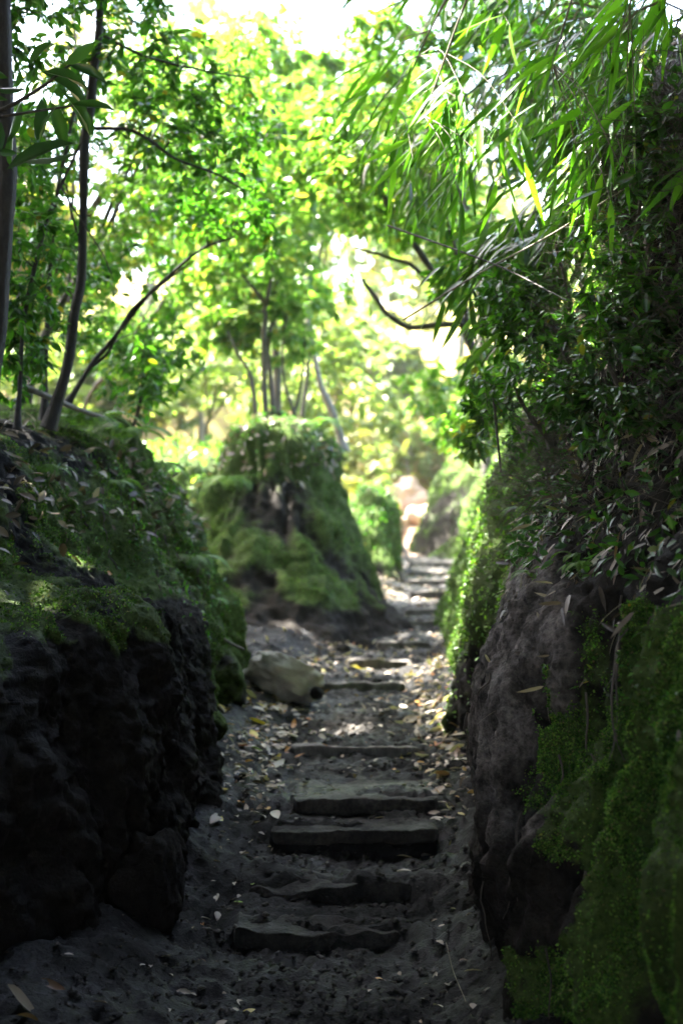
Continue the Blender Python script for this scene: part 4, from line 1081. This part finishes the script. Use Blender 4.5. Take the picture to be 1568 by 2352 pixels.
FERNS = [
 (lG, 420, 1310, 7.6, 6, .22, 'bright sunlit fern hanging on the root covered bank by the left fork'),
 (lG, 440, 1400, 8.0, 5, .16, 'small fern below the bright one on the root covered bank'),
 (lG, 345, 1090, 7.9, 7, .26, 'fern at the corner of the bank above the hanging roots'),
 (lG, 280, 1000, 7.8, 8, .30, 'wide fern under the shrub on top of the black bank'),
 (lG, 200, 975, 7.3, 7, .30, 'fern beside the foot of the slender leaning tree'),
 (lG, 240, 1160, 6.9, 5, .16, 'little fern on the shaded slope of the black bank'),
 (lG, 130, 1085, 6.2, 5, .15, 'little dark fern near the top of the black bank'),
 (rG, 1360, 1285, 4.4, 4, .10, 'tiny fern on the litter slope above the moss'),
 (rG, 1250, 1330, 4.6, 4, .10, 'tiny fern at the top edge of the bare grey face'),
 (rG, 1415, 1370, 4.2, 4, .11, 'pale drooping little fern among the moss of the near bank'),
 (rG, 1300, 1165, 4.9, 4, .10, 'tiny bright fern on the slope below the dry twigs'),
 (rG, 1170, 1180, 5.6, 5, .14, 'fern on the lip of the bank above the sunlit moss'),
 (m1[0], 545, 1130, 11.6, 6, .34, 'fern on the flank of the tall mound facing the left fork'),
 (m1[0], 700, 1000, 12.0, 6, .34, 'fern at the top of the tall mound beside the little tree'),
]
for G, px, py, d, nf, L, lab in FERNS:
    b = on_bank(G, px, py, d)
    fern(b, nf, L, lab, yaw0=(-1.0 if G is lG else -2.2 if G is rG else -1.57))

# ---- big leaved spray close on the left
root = empty('big_leaved_shrub', P(-150, 420, 4.7), 'dark shrub with big glossy leaves hanging in front of the thick trunk', 'shrub')
stem = PL(4.7, (-150, 420), (-30, 275), (45, 232), (110, 190), (165, 145))
stem2 = PL(4.7, (-30, 275), (40, 262), (120, 250), (190, 240))
V, F, _ = tubes([(curve_pts(stem, 14), np.linspace(.009, .004, 14)), (curve_pts(stem2, 10), np.linspace(.006, .003, 10))], 6)
mk('stem', V, F, M['bark'], root, smooth=True)
OV = [mesh_data('leaf', T_OVAL[0] * np.array([1, 1, s]), T_OVAL[1], M['big_leaf'], True) for s in (1., 1.8, -.6)]
for (x, y, ang, ln) in [(20, 180, 160, 110), (70, 150, 60, 90), (100, 165, -10, 110), (95, 165, -28, 130), (150, 148, 30, 90), (160, 150, -20, 95), (50, 235, -110, 100), (95, 225, -95, 110), (120, 235, -75, 110), (145, 215, -50, 110),
                        (60, 205, 170, 90), (20, 230, 185, 100), (130, 245, -120, 90), (165, 240, 5, 100), (175, 238, -60, 90), (15, 390, 20, 170), (40, 352, 175, 60), (40, 370, 8, 140), (-10, 270, -80, 110), (30, 300, -100, 90)]:
    a = math.radians(ang + rb.uniform(-8, 8))
    d = 4.7 + rb.uniform(-.15, .15)
    ax = np.array([math.cos(a), rb.uniform(-.35, .35), math.sin(a)])
    L = ln * K * d
    place('leaf', OV[rb.randrange(3)], P(x, y, d), ax, np.array([rb.gauss(0, .3), -.7, .7 + rb.gauss(0, .3)]), L, L * rb.uniform(.28, .36), root)

# ---- fallen leaves
def fl_mesh(mat, curl, n=7):
    t = np.linspace(0, 1, n)
    wd = .5 * np.sin(np.pi * t ** .8) ** .8; wd[0] = .04; wd[-1] = 0
    V, F = [], []
    for k in range(n):
        zc = curl * (t[k] - .5) ** 2
        V += [(-wd[k], t[k], zc + .10 * wd[k] * (1 + curl)), (.05 * math.sin(t[k] * 4), t[k], zc), (wd[k], t[k], zc + .14 * wd[k])]
    for k in range(n - 1):
        a = 3 * k
        F += [(a, a + 1, a + 4, a + 3), (a + 1, a + 2, a + 5, a + 4)]
    return mesh_data('fallen_leaf', V, F, mat, True)
FL = {m: [fl_mesh(M[m], c) for c in (.15, .5, -.3)] for m in ('tan_leaf', 'pale_leaf', 'orange_leaf', 'yellow_leaf', 'red_leaf', 'green_leaf', 'brown_leaf')}
def gnorm(x, y):
    e = .02
    z = gz(np.array([x, x + e, x]), np.array([y, y, y + e]))
    return norm(np.array([-(z[1] - z[0]) / e, -(z[2] - z[0]) / e, 1.0])), float(z[0])
def drop(x, y, L, wl, mat, lab, group=None, ang=None, tilt=.25):
    nrm, z = gnorm(x, y)
    nrm = norm(nrm + rng.normal(size=3) * tilt)
    a = rb.uniform(0, 6.28) if ang is None else ang
    ax = np.array([math.cos(a), math.sin(a), 0.0]); ax = ax - nrm * ax.dot(nrm)
    o = place('fallen_leaf', FL[mat][rb.randrange(3)], np.array([x, y, z + .008]) - norm(ax) * L * .5, ax, nrm, L, L * wl)
    return tag(o, lab, 'leaf', group)
def ground_at(px, py):
    """where the line of sight through a picture point meets the path"""
    ys = np.linspace(3, 22, 4000)
    xs = (px - 784) * K * ys
    z = gz(xs, ys, False)
    k = int(np.argmax((1176 - py) * K * ys < z))
    return float(xs[k]), float(ys[k])
for px, py, ln, wl, mat, ang, lab in [
    (50, 2310, .13, .38, 'tan_leaf', .1, 'largest tan fallen leaf in the bottom corner of the picture'),
    (65, 2345, .07, .4, 'brown_leaf', .8, 'brown curled leaf just below the large tan one'),
    (125, 2258, .09, .3, 'brown_leaf', -.6, 'brown leaf above the large tan one in the corner'),
    (548, 2090, .045, .4, 'green_leaf', -.7, 'narrow pale green leaf lying beside the lowest step'),
    (605, 2070, .05, .22, 'red_leaf', .0, 'narrow reddish leaf lying just above the lowest step'),
    (580, 2048, .035, .4, 'green_leaf', 1.7, 'dull green leaf at the end of the second step'),
    (570, 2322, .05, .5, 'yellow_leaf', .6, 'yellow leaf on the mud at the bottom edge of the picture'),
    (538, 2330, .04, .5, 'tan_leaf', 2.4, 'tan leaf next to the yellow one at the bottom edge'),
    (507, 1880, .045, .45, 'yellow_leaf', 1.6, 'yellow leaf on the mud beside the undercut step'),
    (545, 1765, .06, .4, 'pale_leaf', 1.9, 'pale leaf standing out in the drift beside the broad slab'),
    (572, 1762, .06, .22, 'orange_leaf', -.8, 'orange yellow leaf next to the pale one beside the slab'),
    (622, 1812, .06, .3, 'tan_leaf', .4, 'tan leaf at the end of the broad slab step'),
    (640, 1800, .07, .28, 'pale_leaf', .7, 'pale narrow leaf leaning against the broad slab step'),
    (610, 1785, .04, .5, 'yellow_leaf', 1.0, 'small yellow leaf in the drift beside the broad slab'),
    (742, 1695, .055, .7, 'tan_leaf', .2, 'round tan leaf on the landing behind the slab step'),
    (718, 1715, .045, .4, 'yellow_leaf', .1, 'yellow leaf just in front of the round tan one'),
    (840, 1822, .04, .4, 'pale_leaf', 1.2, 'pale leaf in the middle of the broad slab step'),
    (935, 1565, .10, .35, 'tan_leaf', .9, 'large tan leaf at the end of the pale timber edge'),
    (610, 1635, .06, .3, 'yellow_leaf', -.3, 'yellow leaf in the drift in front of the boulder'),
    (560, 1722, .05, .4, 'red_leaf', .3, 'rust red leaf among the pale drift beside the slab'),
    (530, 1700, .07, .4, 'pale_leaf', .0, 'pale leaf beside the rust red one'),
    (590, 1735, .06, .3, 'green_leaf', .5, 'yellow green leaf in the drift beside the slab'),
    (930, 1975, .07, .2, 'tan_leaf', .2, 'narrow tan leaf under the deep black riser'),
    (985, 1925, .06, .3, 'red_leaf', .5, 'reddish leaf at the foot of the bare grey face'),
    (868, 2240, .03, .5, 'orange_leaf', .1, 'small orange leaf alone on the dark mud'),
    (1140, 2120, .05, .3, 'pale_leaf', 1.3, 'pale leaf by the wall beyond the lowest step')]:
    x, y = ground_at(px, py)
    drop(x, y, ln, wl, mat, lab, None, ang)
def pick_mat(): return rb.choices(['tan_leaf', 'pale_leaf', 'brown_leaf', 'orange_leaf', 'yellow_leaf', 'red_leaf', 'green_leaf'], [28, 40, 16, 4, 5, 5, 2])[0]
for (cx, cy, sx, sy, n, lab, grp) in [
    (-.36, 6.95, .13, .6, 95, 'small fallen leaf in the drift in front of the boulder', 'leaves in the drift by the boulder'),
    (.50, 7.4, .12, .7, 130, 'small fallen leaf in the drift along the foot of the sunlit bank', 'leaves in the drift along the bank'),
    (.10, 9.4, .28, .8, 50, 'small fallen leaf on the path beside the tall mound', 'leaves beside the tall mound'),
    (.62, 12.5, .22, 1.4, 35, 'small fallen leaf on the upper steps', 'leaves on the upper steps')]:
    for _ in range(n):
        y = rb.gauss(cy, sy); x = rb.gauss(cx + (path_c(y) - path_c(cy)), sx)
        drop(float(x), y, rb.uniform(.028, .065) if rb.random() < .6 else rb.uniform(.06, .12), rb.uniform(.2, .5), pick_mat(), lab, grp)
# loose crumbs of litter over the whole floor
n = 9000
ly = 3.4 + 14 * rng.random(n) ** 1.3
lx = path_c(ly) + np.where(rng.random(n) < .55, np.sign(rng.normal(size=n)) * (.40 + .10 * rng.normal(size=n)), rng.normal(size=n) * .4)
lz = gz(lx, ly)
keep = rng.random(n) < (.2 + .8 * sstep(.2, .45, np.abs(lx - path_c(ly)))) * (.10 + .9 * sstep(5.2, 6.4, ly))
lx, ly, lz = lx[keep], ly[keep], lz[keep]
n = len(lx)
ls = rng.uniform(.018, .060, n)
V, F, r = leaf_cloud(T_OVAL, np.stack([lx, ly, lz + .006], -1), rdir(n) * np.array([1, 1, .25]), np.array([0, 0, 1.]) + rng.normal(size=(n, 3)) * .35, ls, ls * .45)
tag(mk('leaf_litter', V, F, M['litter'], attrs={'rnd': r}, kind='stuff'), 'crumbled leaf litter scattered over the muddy path', 'leaf litter')

# single leaves on the banks
def bank_leaf(G, N, px, py, d, L, wl, mat, ang, lab, group=None):
    k = int(np.argmin(np.linalg.norm(G.reshape(-1, 3) - P(px, py, d), axis=1)))
    p = G.reshape(-1, 3)[k]; nn = N.reshape(-1, 3)[k]
    a = math.radians(ang)
    ax = np.array([math.cos(a), 0, math.sin(a)]); ax = ax - nn * ax.dot(nn)
    o = place('fallen_leaf', FL[mat][rb.randrange(3)], p + nn * .018 - norm(ax) * L * .5, ax, nn, L, L * wl)
    return tag(o, lab, 'leaf', group)
for px, py, d, L, wl, mat, ang, lab in [
    (1395, 1895, 3.9, .085, .32, 'orange_leaf', 40, 'orange leaf lying on the lower moss of the near bank'),
    (1465, 1830, 3.7, .03, .8, 'green_leaf', 20, 'single bright green leaf on the lower moss'),
    (1470, 1870, 3.7, .06, .3, 'pale_leaf', 60, 'pale leaf just above the orange one on the moss'),
    (1418, 1975, 3.8, .035, .8, 'pale_leaf', 10, 'small round pale leaf below the orange one on the moss'),
    (1225, 2095, 4.5, .09, .25, 'tan_leaf', 85, 'long tan leaf hanging in the dark hollow under the grey face'),
    (1185, 2265, 4.2, .07, .15, 'tan_leaf', 75, 'thin tan leaf low on the bank near the bottom edge'),
    (1440, 1345, 4.2, .10, .26, 'pale_leaf', 50, 'large pale leaf hanging on the slope above the moss'),
    (1418, 1420, 4.2, .11, .12, 'tan_leaf', 80, 'long narrow dry leaf dangling below the large pale one'),
    (1360, 1385, 4.4, .05, .5, 'brown_leaf', 30, 'rusty brown leaf at the edge of the bare grey face'),
    (1520, 1010, 4.1, .16, .16, 'tan_leaf', -35, 'large tan dry leaf on the dark upper slope by the picture edge'),
    (1520, 1075, 4.1, .08, .5, 'brown_leaf', 60, 'curled brown leaf below the large tan one by the picture edge'),
    (1500, 1295, 4.0, .15, .16, 'brown_leaf', 10, 'long curled brown leaf sticking out by the picture edge'),
    (1390, 845, 4.7, .04, .8, 'yellow_leaf', -60, 'single yellow leaf among the dark twigs'),
    (1270, 1110, 5.0, .08, .2, 'pale_leaf', 50, 'pale dry leaf on the slope below the twigs'),
    (1345, 1060, 4.7, .10, .14, 'tan_leaf', -70, 'narrow tan leaf hanging steeply below the twigs'),
    (1400, 1075, 4.5, .09, .2, 'pale_leaf', 45, 'broad pale leaf at the middle of the litter slope'),
    (1385, 1170, 4.5, .11, .14, 'tan_leaf', 70, 'narrow tan leaf below the broad pale one'),
    (1290, 1235, 4.7, .05, .4, 'pale_leaf', 35, 'short pale leaf just above the bare grey face'),
    (292, 1932, 4.8, .03, .5, 'tan_leaf', 80, 'small tan leaf on top of the dark rounded rock'),
    (372, 1962, 4.8, .03, .55, 'yellow_leaf', -70, 'yellowish leaf on the shoulder of the dark rounded rock'),
    (302, 1968, 4.7, .03, .3, 'brown_leaf', 85, 'small brown leaf on the face of the dark rounded rock'),
    (255, 1320, 5.9, .03, .7, 'orange_leaf', 10, 'tiny orange leaf at the back of the mossy shelf'),
    (228, 1130, 6.6, .035, .6, 'orange_leaf', 0, 'tiny orange leaf on the shaded slope under the ferns'),
    (120, 1025, 6.3, .05, .6, 'tan_leaf', 0, 'tan leaf near the top of the black bank'),
    (40, 1045, 5.9, .09, .2, 'tan_leaf', 5, 'long pale leaf lying near the top of the black bank')]:
    G, N = (rG, rN) if px > 784 else (lG, lN)
    if 'rounded rock' in lab: G, N = r_near[0], r_near[1]
    bank_leaf(G, N, px, py, d, L, wl, mat, ang, lab)

# ---- sticks, roots and a fallen branch
for pts, r, mat, lab in [
    (PL(7, (50, 885, 6.6), (120, 915, 6.8), (180, 940, 7.0), (245, 962, 7.2)), .016, 'palebark', 'fallen mossy branch lying on top of the black bank'),
    ([on_bank(rG, 1098, 1550, 5.0) + [-.012, -.03, 0], on_bank(rG, 1118, 1552, 4.95) + [-.02, -.04, .0], on_bank(rG, 1140, 1540, 4.9) + [-.01, -.02, .01]], .005, 'twig', 'short stick jutting from the bare grey face'),
    (PL(4, (1024, 2165, 4.35), (1040, 2230, 4.2), (1065, 2290, 4.05), (1092, 2360, 3.9)), .0017, 'cane', 'thin dry stem leaning up from the mud at the bottom edge'),
    (PL(7.9, (505, 1462, 7.9), (535, 1480, 7.9), (560, 1492, 7.8)), .010, 'palebark', 'pale stick behind the squat mossy rock'),
    (PL(16, (905, 1215, 17), (925, 1255, 16.8), (940, 1290, 16.6)), .03, 'palebark', 'pale pole leaning at the top of the steps by the hump')]:
    q = curve_pts(pts, 12)
    V, F, _ = tubes([(q, np.linspace(r, r * .7, 12))], 7)
    tag(mk('stick', V, F, M[mat], smooth=True, origin=q[0]), lab, 'stick')
# hanging roots on the black bank and the bare face
hr = []
for G, N, w, n in ((lG, lN, vis(lG, 6.2, 9.2) * ((lG[..., 2] > -.6) & (lG[..., 2] < .15)) * (lG[..., 0] > -1.8), 130), (rG, rN, vis(rG, 3.4, 6) * ((rG[..., 2] > -1.2) & (rG[..., 2] < .2)), 60)):
    p, nn = scatter(G, N, w, n)
    for a, m_ in zip(p, nn):
        L = rb.uniform(.1, .4)
        q = [a + m_ * .012]
        for k in range(5):
            t_ = q[-1] + np.array([rb.gauss(0, .012), rb.gauss(0, .012), -L / 5])
            j = int(np.argmin(np.linalg.norm(G[::2, ::2].reshape(-1, 3) - t_, axis=1)))
            t_ = .5 * t_ + .5 * (G[::2, ::2].reshape(-1, 3)[j] + N[::2, ::2].reshape(-1, 3)[j] * .012)
            q.append(t_)
        r0 = rb.uniform(.002, .006)
        hr.append((curve_pts(q, 10), np.linspace(r0, r0 * .4, 10)))
V, F, r = tubes(hr, 4)
tag(mk('hanging_roots', V, F, M['twig'], attrs={'rnd': r}, kind='stuff'), 'thin roots hanging down the faces of both banks', 'roots')

# ---- the bright air over the far end of the gully
hz, nt, out = new_mat('haze')
pv = nd(nt, 'VolumePrincipled')
pv.inputs['Color'].default_value = (.95, .97, .92, 1)
pv.inputs['Density'].default_value = 0.0009
pv.inputs['Anisotropy'].default_value = 0.2
nt.links.new(pv.outputs[0], out.inputs['Volume'])
x0, x1, y0, y1, z0, z1 = -620., 620., -620., 720., -4., 22.
HV = np.array([[x0, y0, z0], [x1, y0, z0], [x1, y1, z0], [x0, y1, z0], [x0, y0, z1], [x1, y0, z1], [x1, y1, z1], [x0, y1, z1]])
HF = np.array([[0, 3, 2, 1], [4, 5, 6, 7], [0, 1, 5, 4], [1, 2, 6, 5], [2, 3, 7, 6], [3, 0, 4, 7]])
tag(mk('haze', HV, HF, hz, kind='stuff'), 'pale luminous haze filling the gully and forest', 'haze')
